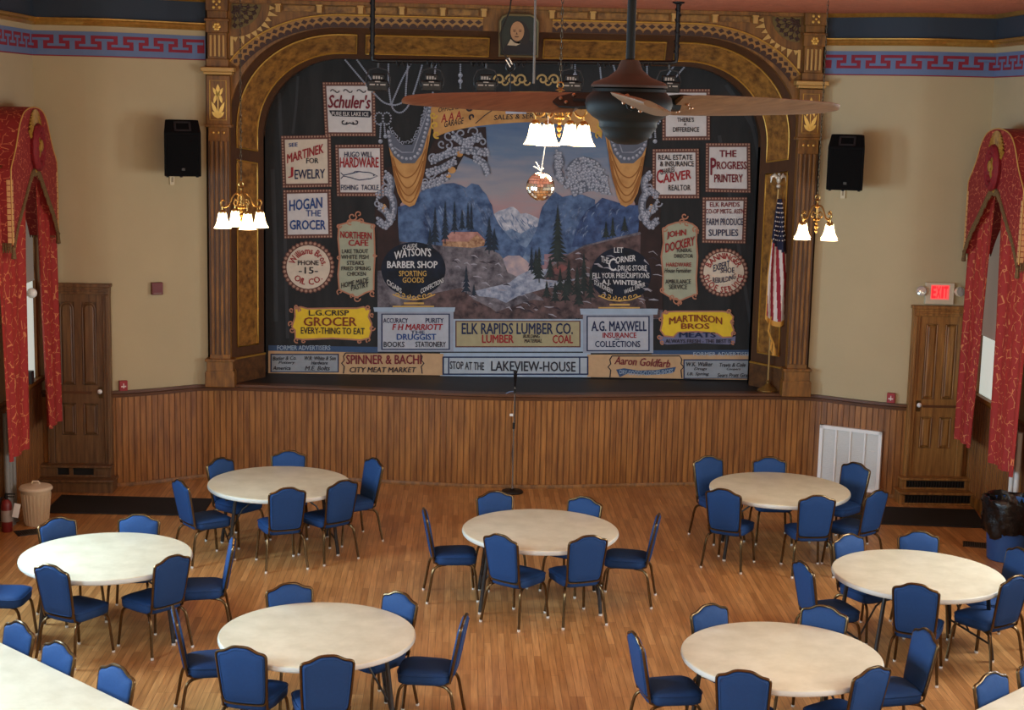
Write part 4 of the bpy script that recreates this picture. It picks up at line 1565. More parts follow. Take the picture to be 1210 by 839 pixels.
card([(834, 169), (886.5, 169), (887, 228), (833.5, 227)], 'grey', [
    T_(2, 'maroon', 'THE', 945, 444, 1022, 475, bold=0.02), T_(2, 'maroon', 'P', 905, 478, 932, 556, bold=0.02), T_(2, 'maroon', 'ROGRESS', 934, 494, 1068, 530, bold=0.02), T_(2, 'maroon', 'PRINTERY', 922, 552, 1050, 588, bold=0.02)])
card([(830, 233), (883, 233), (881, 288), (829.6, 287)], 'grey', [
    T_(2, 'maroon', 'ELK RAPIDS', 903, 676, 1036, 698), T_(2, 'maroon', "CO-OP MKTG. ASS'N", 884, 706, 1056, 728), T_(2, 'navy', 'FARM PRODUCE', 888, 749, 1051, 780), T_(2, 'navy', 'SUPPLIES', 897, 798, 1030, 828)])


def roundel(c, x, y, r, lines, label=None):
    o = FL()
    n = 34
    o.poly(c, [(x + r * (1.0 + 0.03 * cos(i * pi)) * cos(2 * pi * i / (2 * n)), y + r * (1.0 + 0.03 * cos(i * pi)) * sin(2 * pi * i / (2 * n))) for i in range(2 * n)], 6)
    pn = o.done('round_advertisement', PT['frame'])
    FL().disc(c, x, y, r * 0.84, r * 0.84, 7).done('panel_field', PT['cream'], pn)
    bd = FL()
    for i in range(n):
        a = 2 * pi * i / n
        bd.disc(c, x + r * 0.925 * cos(a), y + r * 0.925 * sin(a), r * 0.055, r * 0.055, 8, 8)
    bd.done('bead_border', PT['bead'], pn)
    letter(lines, pn)


roundel(3, 243, 248, 116, [dict(c=3, k='red', t='Williams Bros.', ring=(243, 250, 76, 76, -78, 84, 30)), T_(3, 'dark', 'PHONE', 196, 218, 290, 240), T_(3, 'dark', '-15-', 200, 248, 286, 278),
                           dict(c=3, k='red', t='OIL CO.', ring=(243, 248, 72, 66, 232, 130, 28), bottom=True, wf=0.9)])
roundel(4, 965, 272, 108, [dict(c=4, k='red', t='BANNINGER', ring=(965, 274, 78, 76, -68, 68, 28)), T_(4, 'navy', 'EXPERT', 918, 228, 992, 258, tilt=-22), T_(4, 'navy', 'SHOE', 950, 250, 1013, 274),
                           T_(4, 'navy', 'REBUILDING', 916, 284, 1018, 308, tilt=-18, arc=-8), dict(c=4, k='red', t='SHOE SERVICE', ring=(965, 272, 78, 76, 264, 96, 27), bottom=True)])


def ornate(c, pts, fill, lines, curls, name='ornate_advertisement', rim='pink', extra=None):
    pts = [Vector(p) for p in pts]
    ctr = sum(pts, Vector((0, 0))) / len(pts)
    o = FL().poly(c, pts, 6)
    pn = o.done(name, PT[fill])
    b_ = FL().line(c, pts + [pts[0]], 7, 8)
    for (x, y, r, a, tn) in curls:
        b_.curl(c, x, y, r, a, tn, 6, 8)
    b_.done('scroll_border', PT[rim], pn)
    if extra:
        extra(pn)
    letter(lines, pn)
    return pn


ornate(3, [(380, 60), (410, 52), (440, 40), (470, 40), (500, 52), (535, 58), (538, 120), (540, 200), (536, 280), (535, 350), (500, 362), (460, 384), (420, 366), (382, 350), (376, 280), (384, 200), (376, 120)], 'green', [
    T_(3, 'red', 'NORTHERN', 386, 90, 526, 122, tilt=6, bold=0.02), T_(3, 'red', 'CAFE', 422, 126, 512, 154, bold=0.02), T_(3, 'dark', 'LAKE TROUT', 393, 168, 511, 187), T_(3, 'dark', 'WHITE FISH', 390, 193, 512, 213),
    T_(3, 'dark', 'STEAKS', 415, 220, 492, 239), T_(3, 'dark', 'FRIED SPRING', 391, 245, 522, 263), T_(3, 'dark', 'CHICKEN', 415, 269, 500, 287), T_(3, 'dark', 'HOME MADE', 390, 306, 512, 330, tilt=-26), T_(3, 'dark', 'PASTRY', 434, 322, 512, 346, tilt=-18)],
    [(440, 22, 20, 0, 1), (468, 12, 16, 2, 1), (428, 46, 14, 1, 1), (480, 44, 14, 3, 1), (380, 64, 12, 0, 1), (534, 66, 12, 2, 1), (380, 205, 9, 1, 1), (540, 195, 9, 0, 1), (384, 358, 14, 2, 1), (530, 366, 14, 1, 1), (460, 388, 16, 0, 1), (440, 376, 10, 2, 1)])
ornate(4, [(692, 80), (715, 62), (750, 50), (790, 44), (825, 56), (846, 72), (842, 130), (848, 200), (842, 300), (846, 368), (800, 385), (770, 398), (735, 388), (692, 362), (694, 280), (686, 200), (696, 140)], 'green', [
    T_(4, 'red', 'JOHN', 710, 84, 797, 120, tilt=-12, bold=0.02), T_(4, 'red', 'DOCKERY', 704, 126, 835, 168, tilt=-34, bold=0.02), T_(4, 'dark', 'FUNERAL', 756, 165, 823, 182, tilt=-3), T_(4, 'dark', 'DIRECTOR', 744, 190, 828, 207),
    T_(4, 'red', 'HARDWARE', 707, 228, 820, 247), T_(4, 'dark', 'House Furnisher', 700, 253, 820, 274, shear=0.25), T_(4, 'dark', 'AMBULANCE', 704, 303, 818, 323), T_(4, 'dark', 'SERVICE', 720, 326, 802, 347)],
    [(790, 20, 16, 0, 1), (780, 44, 14, 2, 1), (800, 52, 12, 1, 1), (700, 78, 13, 0, 1), (838, 78, 13, 2, 1), (692, 350, 13, 1, 1), (754, 396, 20, 0, 1), (770, 410, 12, 2, 1), (735, 384, 12, 2, 1), (836, 378, 13, 1, 1), (848, 86, 10, 1, 1)])
ornate(3, [(182, 430), (210, 426), (240, 434), (350, 432), (460, 432), (490, 426), (520, 440), (512, 470), (526, 500), (524, 535), (515, 565), (480, 574), (350, 566), (220, 572), (185, 566), (184, 530), (170, 515), (184, 470)], 'yellow', [
    T_(3, 'dark', 'L.G.CRISP', 245, 440, 425, 465), T_(3, 'brown', 'GROCER', 222, 472, 460, 512, bold=0.015), T_(3, 'dark', 'EVERY-THING TO EAT', 210, 518, 495, 548, tilt=4)],
    [(190, 425, 12, 0, 1), (205, 440, 8, 2, 1), (168, 440, 10, 1, 1), (165, 500, 12, 2, 1), (170, 530, 12, 0, 1), (190, 575, 12, 1, 1), (510, 430, 12, 2, 1), (528, 462, 10, 1, 1), (528, 520, 14, 0, 1), (512, 574, 12, 2, 1), (220, 578, 9, 0, 1), (470, 580, 9, 0, 1)])
ornate(4, [(690, 455), (710, 448), (750, 446), (850, 446), (960, 446), (990, 450), (1008, 470), (1000, 500), (1010, 530), (1000, 560), (960, 562), (935, 545), (850, 536), (760, 540), (740, 560), (700, 556), (682, 530), (690, 495)], 'yellow', [
    T_(4, 'brown', 'MARTINSON', 721, 474, 958, 506, arc=14, bold=0.018), T_(4, 'brown', 'BROS', 774, 499, 901, 525, bold=0.018)],
    [(706, 448, 11, 0, 1), (990, 446, 11, 2, 1), (1004, 492, 11, 1, 1), (684, 480, 9, 1, 1), (678, 560, 12, 0, 1), (1010, 545, 12, 2, 1), (690, 585, 9, 1, 1), (1006, 585, 9, 1, 1)], name='bone_shaped_advertisement')
b = FL().poly(4, [(676, 552), (700, 560), (745, 562), (760, 540), (850, 536), (935, 545), (962, 564), (1000, 562), (1018, 556), (1016, 588), (985, 594), (850, 588), (710, 594), (680, 588)], 5)
pn = b.done('ribbon_advertisement', P_('slate', (116, 118, 148)))
letter([T_(4, 'navy', 'MEATS', 765, 539, 930, 563, bold=0.025), T_(4, 'dark', 'ALWAYS FRESH - THE BEST IS', 704, 570, 1000, 588)], pn)


def globe(c, x, y, rx, ry, lines, ox, oy):
    o = FL().disc(c, x, y, rx, ry, 8, 40)
    pn = o.done('globe_advertisement', PT['globe'])
    letter(lines, pn)
    g_ = FL()
    for k in range(-3, 4):
        g_.curl(c, ox + k * 24, oy + 4 + abs(k) * -3, 10, k, 0.9, 4, 10)
    g_.line(c, [(ox - 95, oy - 8), (ox - 50, oy + 10), (ox, oy + 16), (ox + 50, oy + 10), (ox + 95, oy - 8)], 5, 10)
    g_.line(c, [(ox - 45, oy + 32), (ox + 45, oy + 32)], 8, 10)
    g_.line(c, [(ox - 95, oy + 46), (ox + 90, oy + 46)], 6, 10)
    g_.done('gilt_stand', PT['gold'], pn)


globe(3, 713, 258, 144, 122, [T_(3, 'white', 'CLAUDE', 664, 148, 730, 166, tilt=-10, arc=3), T_(3, 'white', "WATSON'S", 627, 172, 792, 210, tilt=-14, arc=10, bold=0.02), T_(3, 'white', 'BARBER SHOP', 595, 221, 821, 253, bold=0.02),
                              T_(3, 'gold', 'SPORTING', 648, 264, 771, 289), T_(3, 'gold', 'GOODS', 664, 294, 760, 318), T_(3, 'white', 'CIGARS', 594, 322, 660, 346, tilt=44), T_(3, 'white', 'CONFECTIONS', 745, 320, 848, 342, tilt=-52)], 715, 378)
globe(4, 506, 282, 135, 122, [T_(4, 'white', 'LET', 475, 160, 516, 184), T_(4, 'white', 'THE', 416, 202, 452, 230, tilt=10), T_(4, 'white', 'C', 450, 208, 484, 266, bold=0.008), T_(4, 'white', 'ORNER', 482, 198, 572, 226, tilt=-10, bold=0.02), T_(4, 'white', 'DRUG STORE', 492, 240, 621, 264),
                              T_(4, 'white', 'FILL YOUR PRESCRIPTIONS', 379, 274, 633, 298), T_(4, 'white', 'A.J. WINTERS', 420, 306, 596, 334, tilt=6, bold=0.02), T_(4, 'white', 'STATIONERY', 386, 326, 470, 348, tilt=44), T_(4, 'white', 'WALL PAPER', 520, 332, 614, 352, tilt=-36)], 500, 384)


def pedestal(c, x0, y0, x1, y1, cap_, lines):
    o = FL().rect(c, x0, y0, x1, y1, 7.0)
    pn = o.done('pedestal_advertisement', PT['steel'])
    b_ = FL()
    b_.rect(c, x0 + 16, y0 + 20, x1 - 16, y1 - 8, 7.6)
    b_.done('panel_outline', PT['navy'], pn)
    FL().rect(c, x0 + 22, y0 + 25, x1 - 22, y1 - 13, 8.4).done('panel_field', P_('bluegrey', (178, 182, 190)), pn)
    FL().poly(c, [(cap_[0], cap_[1]), (cap_[2], cap_[1]), (cap_[2] - 4, cap_[3]), (cap_[0] + 4, cap_[3])], 9).done('pedestal_cap', PT['ltblue'], pn)
    letter(lines, pn)


pedestal(3, 553, 436, 892, 626, (534, 428, 900, 448), [T_(3, 'navy', 'ACCURACY', 578, 476, 688, 498), T_(3, 'navy', 'PURITY', 767, 476, 848, 498), T_(3, 'red', 'F H MARRIOTT', 618, 502, 845, 530, shear=0.2, bold=0.022), T_(3, 'navy', 'THE', 700, 532, 764, 546),
         T_(3, 'blue', 'DRUGGIST', 638, 546, 815, 574, bold=0.022), T_(3, 'dark', 'BOOKS', 580, 581, 673, 606), T_(3, 'dark', 'STATIONERY', 722, 581, 858, 606)])
pedestal(4, 336, 446, 650, 632, (322, 434, 672, 460), [T_(4, 'navy', 'A.G. MAXWELL', 374, 489, 621, 535, bold=0.018), T_(4, 'red', 'INSURANCE', 424, 540, 575, 565, bold=0.016), T_(4, 'dark', 'AND', 478, 567, 500, 574), T_(4, 'navy', 'COLLECTIONS', 390, 578, 592, 606)])
o = FL().rect(0, 534, 376, 689.5, 415.5, 6)
pn = o.done('long_advertisement', PT['ltblue'])
FL().rect(0, 538, 379, 686, 410.5, 7).done('panel_outline', PT['frame'], pn)
FL().rect(0, 539.5, 380.2, 684.5, 409, 8).done('panel_field', PT['olive'], pn)
letter([T_(0, 'navy', 'ELK RAPIDS LUMBER CO.', 545.5, 381.6, 677, 395, bold=0.014), T_(0, 'red', 'LUMBER', 569.5, 395.6, 607, 405.4, bold=0.018), T_(0, 'dark', 'BUILDING', 618, 395.2, 638, 399.4, shear=0.2), T_(0, 'dark', 'MATERIAL', 619.5, 400.6, 640.5, 405, shear=0.2), T_(0, 'red', 'COAL', 653, 395.8, 677, 405.8, bold=0.018)], pn)
# blue strips and the bottom row
pn = FL().poly(0, [(317, 408), (447, 410), (447, 417.5), (317, 415)], 5).done('blue_strip', PT['bandblue'])
letter([T_(3, 'ltblue', 'FORMER ADVERTISERS', 104, 598, 342, 619)], pn)
pn = FL().poly(0, [(770, 414), (893, 413.5), (893, 420.5), (770, 421)], 5).done('blue_strip', PT['bandblue'])
letter([T_(4, 'ltblue', 'FORMER ADVERTISERS', 829, 628, 1098, 645)], pn)
o = FL().poly(0, [(317, 414.5), (524, 418), (524, 443.5), (317, 441)], 6)
base_l = o.done('tan_base_strip', PT['tan'])
base_r = FL().poly(0, [(694, 419), (893, 419), (893, 449), (694, 445.5)], 6).done('tan_base_strip', PT['tan'])
base_m = FL().poly(0, [(520, 417), (698, 417), (698, 446), (520, 444.5)], 5.5).done('pale_base_strip', PT['ltblue'])
pn_a = FL().rect(0, 319.5, 418, 400.5, 440, 7.2).done('script_advertisement', PT['navy'])
FL().rect(0, 321, 419.4, 399, 439, 8).done('panel_field', P_('slategrey', (150, 156, 162)), pn_a)
pn_b = FL().rect(0, 807.5, 424.5, 888.5, 447.5, 7.2).done('script_advertisement', PT['navy'])
FL().rect(0, 809, 426, 887, 446.5, 8).done('panel_field', P_('slategrey', (150, 156, 162)), pn_b)
pn_c = FL().rect(7, 495, 5, 1191, 93, 7.2).done('long_advertisement', PT['navy'])
FL().rect(7, 503, 12, 1184, 86, 8).done('panel_field', P_('icegrey', (172, 182, 190)), pn_c)
FL().rect(7, 522, 12, 528, 86, 9).rect(7, 1146, 12, 1152, 86, 9).done('panel_bars', PT['navy'], pn_c)
for c, x0, y0, x1, y1, ow in ((3, 400, 632, 752, 724, base_l), (4, 456, 645, 778, 744, base_r)):
    bt = FL()
    bt.line(c, [(x0 + 10, y0), (x1 - 10, y0), (x1, y0 + 16), (x1 - 4, (y0 + y1) / 2 - 14), (x1 + 8, (y0 + y1) / 2), (x1 - 4, (y0 + y1) / 2 + 14), (x1, y1)], 5, 8)
    bt.line(c, [(x0 + 10, y0), (x0, y0 + 16), (x0 + 4, (y0 + y1) / 2 - 14), (x0 - 8, (y0 + y1) / 2), (x0 + 4, (y0 + y1) / 2 + 14), (x0, y1)], 5, 8)
    bt.done('bracket_border', PT['dark'], ow)
FL().poly(4, [(484, 706), (520, 700), (580, 710), (660, 708), (752, 694), (744, 716), (700, 726), (620, 730), (540, 722), (500, 740)], 8).done('blue_ribbon', PT['bandblue'], base_r)
letter([T_(3, 'dark', 'Butler & Co.', 84, 646, 190, 664, shear=0.25, tilt=-4), T_(3, 'dark', 'Pottery', 110, 668, 184, 684, shear=0.25), T_(3, 'dark', 'W.R. White & Son', 226, 646, 366, 664, shear=0.25), T_(3, 'dark', 'Hardware', 256, 668, 330, 684, shear=0.25),
        T_(3, 'dark', 'America', 84, 690, 164, 708, shear=0.25), T_(3, 'dark', 'M.E. Bolts', 228, 690, 340, 710, shear=0.25)], pn_a)
letter([T_(3, 'maroon', 'SPINNER & BACHI', 412, 640, 748, 682, bold=0.012), T_(3, 'dark', 'CITY MEAT MARKET', 428, 695, 726, 719, shear=0.2)], base_l)
letter([T_(7, 'dark', 'STOP AT THE', 531, 30, 694, 68, tilt=6), T_(7, 'dark', 'LAKEVIEW-HOUSE', 727, 28, 1130, 76, tilt=4)], pn_c)
letter([T_(4, 'maroon', 'Aaron Goldfarb', 476, 654, 726, 690, shear=0.3, tilt=16), T_(4, 'ltblue', 'DRY-GOODS-CLOTHES-SHOES', 500, 704, 738, 724, tilt=-4, arc=-8)], base_r)
letter([T_(4, 'dark', 'W.K. Walker', 798, 672, 916, 692, shear=0.25), T_(4, 'dark', 'Drugs', 832, 696, 890, 712, shear=0.25), T_(4, 'dark', 'Travis & Cole', 946, 676, 1062, 694, shear=0.25), T_(4, 'dark', 'Coopers', 978, 698, 1040, 712, shear=0.25),
        T_(4, 'dark', 'I.B. Spring', 800, 718, 900, 736, shear=0.25), T_(4, 'dark', 'Sears Pratt Grati', 936, 722, 1084, 740, shear=0.25)], pn_b)

# ------------------------------------------------------------------ round tables
def make_round_table():
    root = thing('round_table', 'x', 'table', (0, 0, 0), 0, 'round cream folding tables')
    R = 0.762
    top = MB()
    top.lathe([(0, 0.75), (R - 0.02, 0.75), (R - 0.006, 0.747), (R, 0.741)], 72)
    tp = top.build('tabletop', TABLETOP, root, smooth=30)
    ed = MB().lathe([(R, 0.741), (R + 0.002, 0.735), (R + 0.002, 0.712), (R - 0.006, 0.700), (R - 0.05, 0.700), (0, 0.702)], 72)
    ed.lathe([(R + 0.0035, 0.728), (R + 0.0045, 0.724), (R + 0.0035, 0.720)], 72)
    ed.build('table_edge', TABLEEDGE, tp, smooth=30)
    for sx in (-1, 1):
        ap_ = MB()
        ap_.box(sx * 0.50 - 0.02, sx * 0.50 + 0.02, -0.40, 0.40, 0.665, 0.70)
        ap_.tube([(sx * 0.56, -0.34, 0.16), (sx * 0.56, 0.34, 0.16)], 0.010)
        ap_.tube([(sx * 0.14, 0, 0.67), (sx * 0.40, 0, 0.46), (sx * 0.555, 0, 0.17)], 0.009)
        ap_.build('leg_frame', DARKSTEEL, root, smooth=40)
        for sy in (-1, 1):
            lg = MB()
            lg.tube([(sx * 0.50, sy * 0.345, 0.69), (sx * 0.515, sy * 0.345, 0.60), (sx * 0.535, sy * 0.345, 0.42), (sx * 0.56, sy * 0.345, 0.20), (sx * 0.575, sy * 0.365, 0.08), (sx * 0.58, sy * 0.375, 0.012)], 0.019, 10)
            o = lg.build('leg', DARKSTEEL, root)
            MB().lathe([(0, 0), (0.019, 0), (0.019, 0.02), (0, 0.022)], 10, (sx * 0.58, sy * 0.376, 0)).build('foot_cap', GLIDE, o)
    return root


T_LABELS = {
    1: (-3.794, 13.740, 11, 'bluish-lit round table at the left, nearest the lidded beige bin'),
    2: (-2.568, 16.550, 14, 'round cream table at the back left, in front of the wainscot and long black mat'),
    3: (-1.711, 11.721, 8, 'round cream table at the front left, next to the corner table with a straight edge'),
    4: (0.175, 14.817, 0, 'round cream table alone in the middle of the floor, below the microphone stand'),
    5: (2.885, 16.611, -8, 'round cream table at the back right, in front of the white wall grille'),
    6: (3.524, 13.514, 13, 'round cream table at the right, beside the blue bin with the black bag'),
    7: (1.853, 11.361, 12, 'round cream table at the front right, nearest of the round tables on that side')}
proto = make_round_table()
for k, (x, y, a, lb) in T_LABELS.items():
    o = proto if k == 1 else copy_tree(proto)
    o.location = (x, y, 0)
    o.rotation_euler.z = radians(a)
    o['label'] = lb


def make_long_table():
    root = thing('banquet_table', 'x', 'table', (0, 0, 0), 0, 'long banquet tables at the front corners')
    L, Wd = 1.22, 0.38
    top = MB().box(-L, L, -Wd, Wd, 0.705, 0.75)
    top.build('tabletop', TABLETOP, root, smooth=0, bevel=0.008)
    for sx in (-1, 1):
        f_ = MB().box(sx * 0.9 - 0.02, sx * 0.9 + 0.02, -0.30, 0.30, 0.665, 0.705)
        f_.tube([(sx * 0.9, -0.28, 0.2), (sx * 0.9, 0.28, 0.2)], 0.01)
        f_.build('leg_frame', DARKSTEEL, root, smooth=40)
        for sy in (-1, 1):
            MB().tube([(sx * 0.9, sy * 0.28, 0.70), (sx * 0.9, sy * 0.28, 0.2), (sx * 0.9, sy * 0.31, 0.0)], 0.015, 10).build('leg', DARKSTEEL, root)
    return root


LT = make_long_table()
# edge line of the left table runs from (-4.04, 11.40) to (-2.75, 10.12)
d_ = Vector((-2.75 + 4.04, 10.124 - 11.399)).normalized()
nrm_ = Vector((d_.y, -d_.x))
c_ = Vector((-3.40, 10.765)) + nrm_ * 0.38
LT.location = (c_.x, c_.y, 0)
LT.rotation_euler.z = atan2(d_.y, d_.x)
LT['label'] = 'long straight-edged table cutting across the bottom left corner, smudged white top'
RT = copy_tree(LT)
d_ = Vector((3.495 - 3.005, 10.733 - 10.288)).normalized()
nrm_ = Vector((d_.y, -d_.x))
c_ = Vector((3.50, 10.737)) + nrm_ * 0.38
RT.location = (c_.x, c_.y, 0)
RT.rotation_euler.z = atan2(d_.y, d_.x)
RT['label'] = 'straight-edged table of which only a corner shows at the bottom right'


# ------------------------------------------------------------------ banquet chairs
def make_chair():
    root = thing('banquet_chair', 'x', 'chair', (0, 0, 0), 0, 'blue padded banquet chairs')
    # seat cushion
    def seat_ring(s, z):
        pts = []
        for i in range(36):
            a = 2 * pi * i / 36
            c, sn = cos(a), sin(a)
            x = abs(c) ** 0.42 * (1 if c > 0 else -1)
            y = abs(sn) ** 0.42 * (1 if sn > 0 else -1)
            wx = 0.215 if y > 0 else 0.195
            pts.append((x * (0.205 + 0.012 * y) * s, 0.008 + y * 0.215 * s, z))
        return pts
    st_ = MB()
    rings = [seat_ring(0.90, 0.372), seat_ring(0.985, 0.383), seat_ring(1.0, 0.41), seat_ring(1.0, 0.435), seat_ring(0.97, 0.458), seat_ring(0.85, 0.474), seat_ring(0.5, 0.483)]
    vs = [p for r in rings for p in r]
    fs = []
    for j in range(len(rings) - 1):
        for i in range(36):
            fs.append((j * 36 + i, j * 36 + (i + 1) % 36, (j + 1) * 36 + (i + 1) % 36, (j + 1) * 36 + i))
    fs.append(tuple(range(35, -1, -1)))
    fs.append(tuple(6 * 36 + i for i in range(36)))
    st_.add(vs, fs)
    seat = st_.build('seat', BLUEFAB, root, smooth=60)
    pi_ = MB().tube([(x, y, z) for x, y, z in seat_ring(1.004, 0.452)], 0.005, 5, closed=True)
    pi_.build('seat_piping', BLUEFAB, seat)
    # crested back: outline in (x, z)
    half = [(0.0, 0.895), (0.045, 0.893), (0.075, 0.884), (0.105, 0.867), (0.135, 0.853), (0.162, 0.848), (0.182, 0.840), (0.192, 0.820), (0.190, 0.76), (0.184, 0.65), (0.176, 0.53), (0.170, 0.47), (0.158, 0.437), (0.13, 0.425), (0.06, 0.421), (0, 0.420)]
    half = [(p.x, p.y) for p in spline([Vector(p) for p in half], 2)]
    outl = half + [(-x, z) for x, z in reversed(half[1:-1])]
    lean = lambda z: -0.204 - (z - 0.43) * 0.19
    czb = 0.655

    def bring(s, d):
        r = []
        for x, z in outl:
            zz = czb + (z - czb) * (1 - (1 - s) * 0.75)
            r.append((x * s, lean(zz) + d, zz))
        return r
    bk = MB()
    n = len(outl)
    layers = [(0.5, 0.030), (0.86, 0.026), (0.93, 0.018), (0.965, 0.0), (0.93, -0.014), (0.86, -0.019), (0.5, -0.020)]
    vs, fs = [], []
    for s, d in layers:
        vs += bring(s, d)
    for j in range(len(layers) - 1):
        for i in range(n):
            fs.append((j * n + i, (j + 1) * n + i, (j + 1) * n + (i + 1) % n, j * n + (i + 1) % n))
    fs.append(tuple(range(n)))
    fs.append(tuple((len(layers) - 1) * n + i for i in range(n - 1, -1, -1)))
    bk.add(vs, fs)
    back = bk.build('backrest', BLUEFAB, root, smooth=50)
    seam = MB().tube([(x, y - 0.0015, z) for x, y, z in bring(0.87, -0.018)], 0.003, 4, closed=True)
    seam.build('back_piping', BLUEFAB, back)
    bf = MB().tube([(x, lean(z), z) for x, z in outl], 0.0105, 8, closed=True, flat=1.25)
    bf.build('back_frame', BRONZE, root)
    fr = MB()
    for s in (-1, 1):
        fr.tube([(s * 0.165, 0.17, 0.378), (s * 0.165, -0.17, 0.378)], 0.010, 6)
        fr.tube([(s * 0.168, -0.15, 0.375), (s * 0.172, -0.20, 0.40), (s * 0.176, -0.215, 0.47)], 0.010, 6)
    fr.tube([(-0.165, 0.15, 0.372), (0.165, 0.15, 0.372)], 0.009, 6)
    fr.tube([(-0.165, -0.13, 0.372), (0.165, -0.13, 0.372)], 0.009, 6)
    fr.build('seat_frame', BRONZE, root)
    for s in (-1, 1):
        for pts in ([(s * 0.14, 0.10, 0.37), (s * 0.165, 0.158, 0.366), (s * 0.177, 0.185, 0.345), (s * 0.184, 0.203, 0.29), (s * 0.194, 0.22, 0.13), (s * 0.202, 0.233, 0.012)],
                    [(s * 0.14, -0.08, 0.37), (s * 0.168, -0.155, 0.366), (s * 0.184, -0.195, 0.345), (s * 0.195, -0.22, 0.29), (s * 0.21, -0.247, 0.13), (s * 0.222, -0.269, 0.012)]):
            P = spline([Vector(p) for p in pts], 4)
            lg = MB().tube(P, 0.0132, 8).build('leg', BRONZE, root)
            MB().lathe([(0, 0), (0.014, 0), (0.0145, 0.016), (0.012, 0.022), (0, 0.022)], 8, (pts[-1][0], pts[-1][1], 0)).build('glide', GLIDE, lg)
    return root


CHAIRS = [
    (-4.220, 14.229, 223, 'blue chair behind the bluish-lit left table, on the side toward the lidded bin'),
    (-3.677, 14.304, 179, 'bright blue chair behind the bluish-lit left table, right of the other one there'),
    (-3.921, 13.231, 330, 'blue chair with its back to us at the near left of the bluish-lit table'),
    (-3.329, 13.443, 49, 'dark shaded chair with its back to us at the near right of the bluish-lit table'),
    (-2.955, 13.820, 99, 'chair in side view at the right end of the bluish-lit left table'),
    (-4.665, 13.520, 268, 'blue seat cut off by the left edge of the photo, at the bluish-lit table'),
    (-3.045, 16.818, 231, 'chair behind the back left table, its left half near the long black mat'),
    (-2.534, 17.143, 186, 'chair directly behind the back left table, against the wainscot'),
    (-1.813, 16.949, 123, 'chair at the right end of the back left table, turned toward it'),
    (-3.298, 16.142, 306, 'chair at the left end of the back left table, standing partly before the black mat'),
    (-2.497, 16.032, 21, 'left of the two chairs with backs to us at the back left table'),
    (-2.070, 16.307, 40, 'right of the two chairs with backs to us at the back left table'),
    (-1.916, 12.228, 200, 'shaded blue chair behind the front left table, left of the bright one'),
    (-1.281, 12.080, 137, 'bright blue chair behind the front left table at its far right'),
    (-2.092, 11.311, 347, 'left of two chairs with backs to us at the front left table'),
    (-1.618, 11.097, 13, 'right of two chairs with backs to us at the front left table'),
    (-0.848, 11.783, 82, 'chair in side view at the right end of the front left table'),
    (-2.560, 11.900, 284, 'chair in side view at the left end of the front left table'),
    (-0.182, 15.418, 196, 'chair behind the centre table, left of the microphone stand base'),
    (0.505, 15.266, 146, 'chair behind the centre table, right of the microphone stand base'),
    (-0.675, 14.979, 276, 'chair in side view at the left end of the centre table'),
    (1.053, 14.932, 78, 'chair in side view at the right end of the centre table'),
    (-0.060, 14.291, 322, 'left of the two chairs with backs to us at the centre table'),
    (0.446, 14.409, 19, 'right of the two chairs with backs to us at the centre table'),
    (2.335, 17.207, 203, 'chair standing clear at the far left of the back right table, backrest fully in view'),
    (2.930, 17.191, 179, 'chair directly behind the back right table, only its crest showing'),
    (3.664, 17.063, 129, 'chair at the back right table standing in front of the white wall grille'),
    (3.615, 16.203, 39, 'chair at the near right of the back right table, beside the right mat'),
    (2.291, 16.184, 331, 'left of the two chairs with backs to us at the back right table'),
    (3.079, 16.006, 4, 'chair with its back squarely to us at the near middle of the back right table'),
    (3.198, 13.988, 210, 'small showing crest of a chair behind the right table, at its far left'),
    (3.757, 14.092, 177, 'chair behind the right table, before the black mat under the exit door'),
    (2.705, 13.375, 285, 'chair in side view at the left end of the right table'),
    (3.410, 13.076, 337, 'chair with its back to us at the near left of the right table'),
    (4.014, 13.251, 33, 'chair with lit seat, back to us, at the near right of the right table'),
    (4.285, 13.760, 104, 'chair at the right table cut off by the photo edge, below the blue bin'),
    (1.556, 11.838, 213, 'chair behind the front right table, at its far left'),
    (2.189, 11.835, 147, 'chair behind the front right table, at its far right'),
    (1.010, 11.418, 280, 'chair in side view at the left end of the front right table'),
    (1.497, 10.887, 346, 'left of two chairs with backs to us at the front right table'),
    (2.185, 10.981, 33, 'right of two chairs with backs to us at the front right table'),
    (2.732, 11.463, 101, 'chair at the right end of the front right table, half its backrest in bright light'),
    (-4.120, 11.246, 137, 'first chair from the left along the corner table at the bottom left'),
    (-3.708, 10.806, 138, 'middle chair of three along the corner table at the bottom left'),
    (-3.187, 10.346, 139, 'third chair, lowest and brightest, along the corner table at the bottom left'),
    (3.369, 10.368, 216, 'chair whose crest rises above the bottom right corner table'),
    (3.805, 10.730, 222, 'sliver of a chair back at the bottom right edge of the photo'),
]
chair0 = make_chair()
for i, (x, y, a, lb) in enumerate(CHAIRS):
    # the backrest stands just clear of the tabletop's edge
    for (tx, ty, _a, _l) in T_LABELS.values():
        if hypot(x - tx, y - ty) < 1.2:
            for _k in range(40):
                h = radians(a)
                near = min(hypot(x + lx * cos(h) + 0.235 * sin(h) - tx, y + lx * sin(h) - 0.235 * cos(h) - ty) for lx in (-0.17, -0.08, 0, 0.08, 0.17))
                if near > 0.785:
                    break
                d = hypot(x - tx, y - ty)
                x, y = x + (x - tx) / d * 0.005, y + (y - ty) / d * 0.005
    o = chair0 if i == 0 else copy_tree(chair0)
    o.location = (x, y, 0)
    o.rotation_euler.z = radians(a)
    o['label'] = lb

# ------------------------------------------------------------------ chandeliers
SHADEGLASS = mat('lit_frosted_shade', (255, 240, 214), 0.4, emit=(255, 214, 150), estr=7.0)


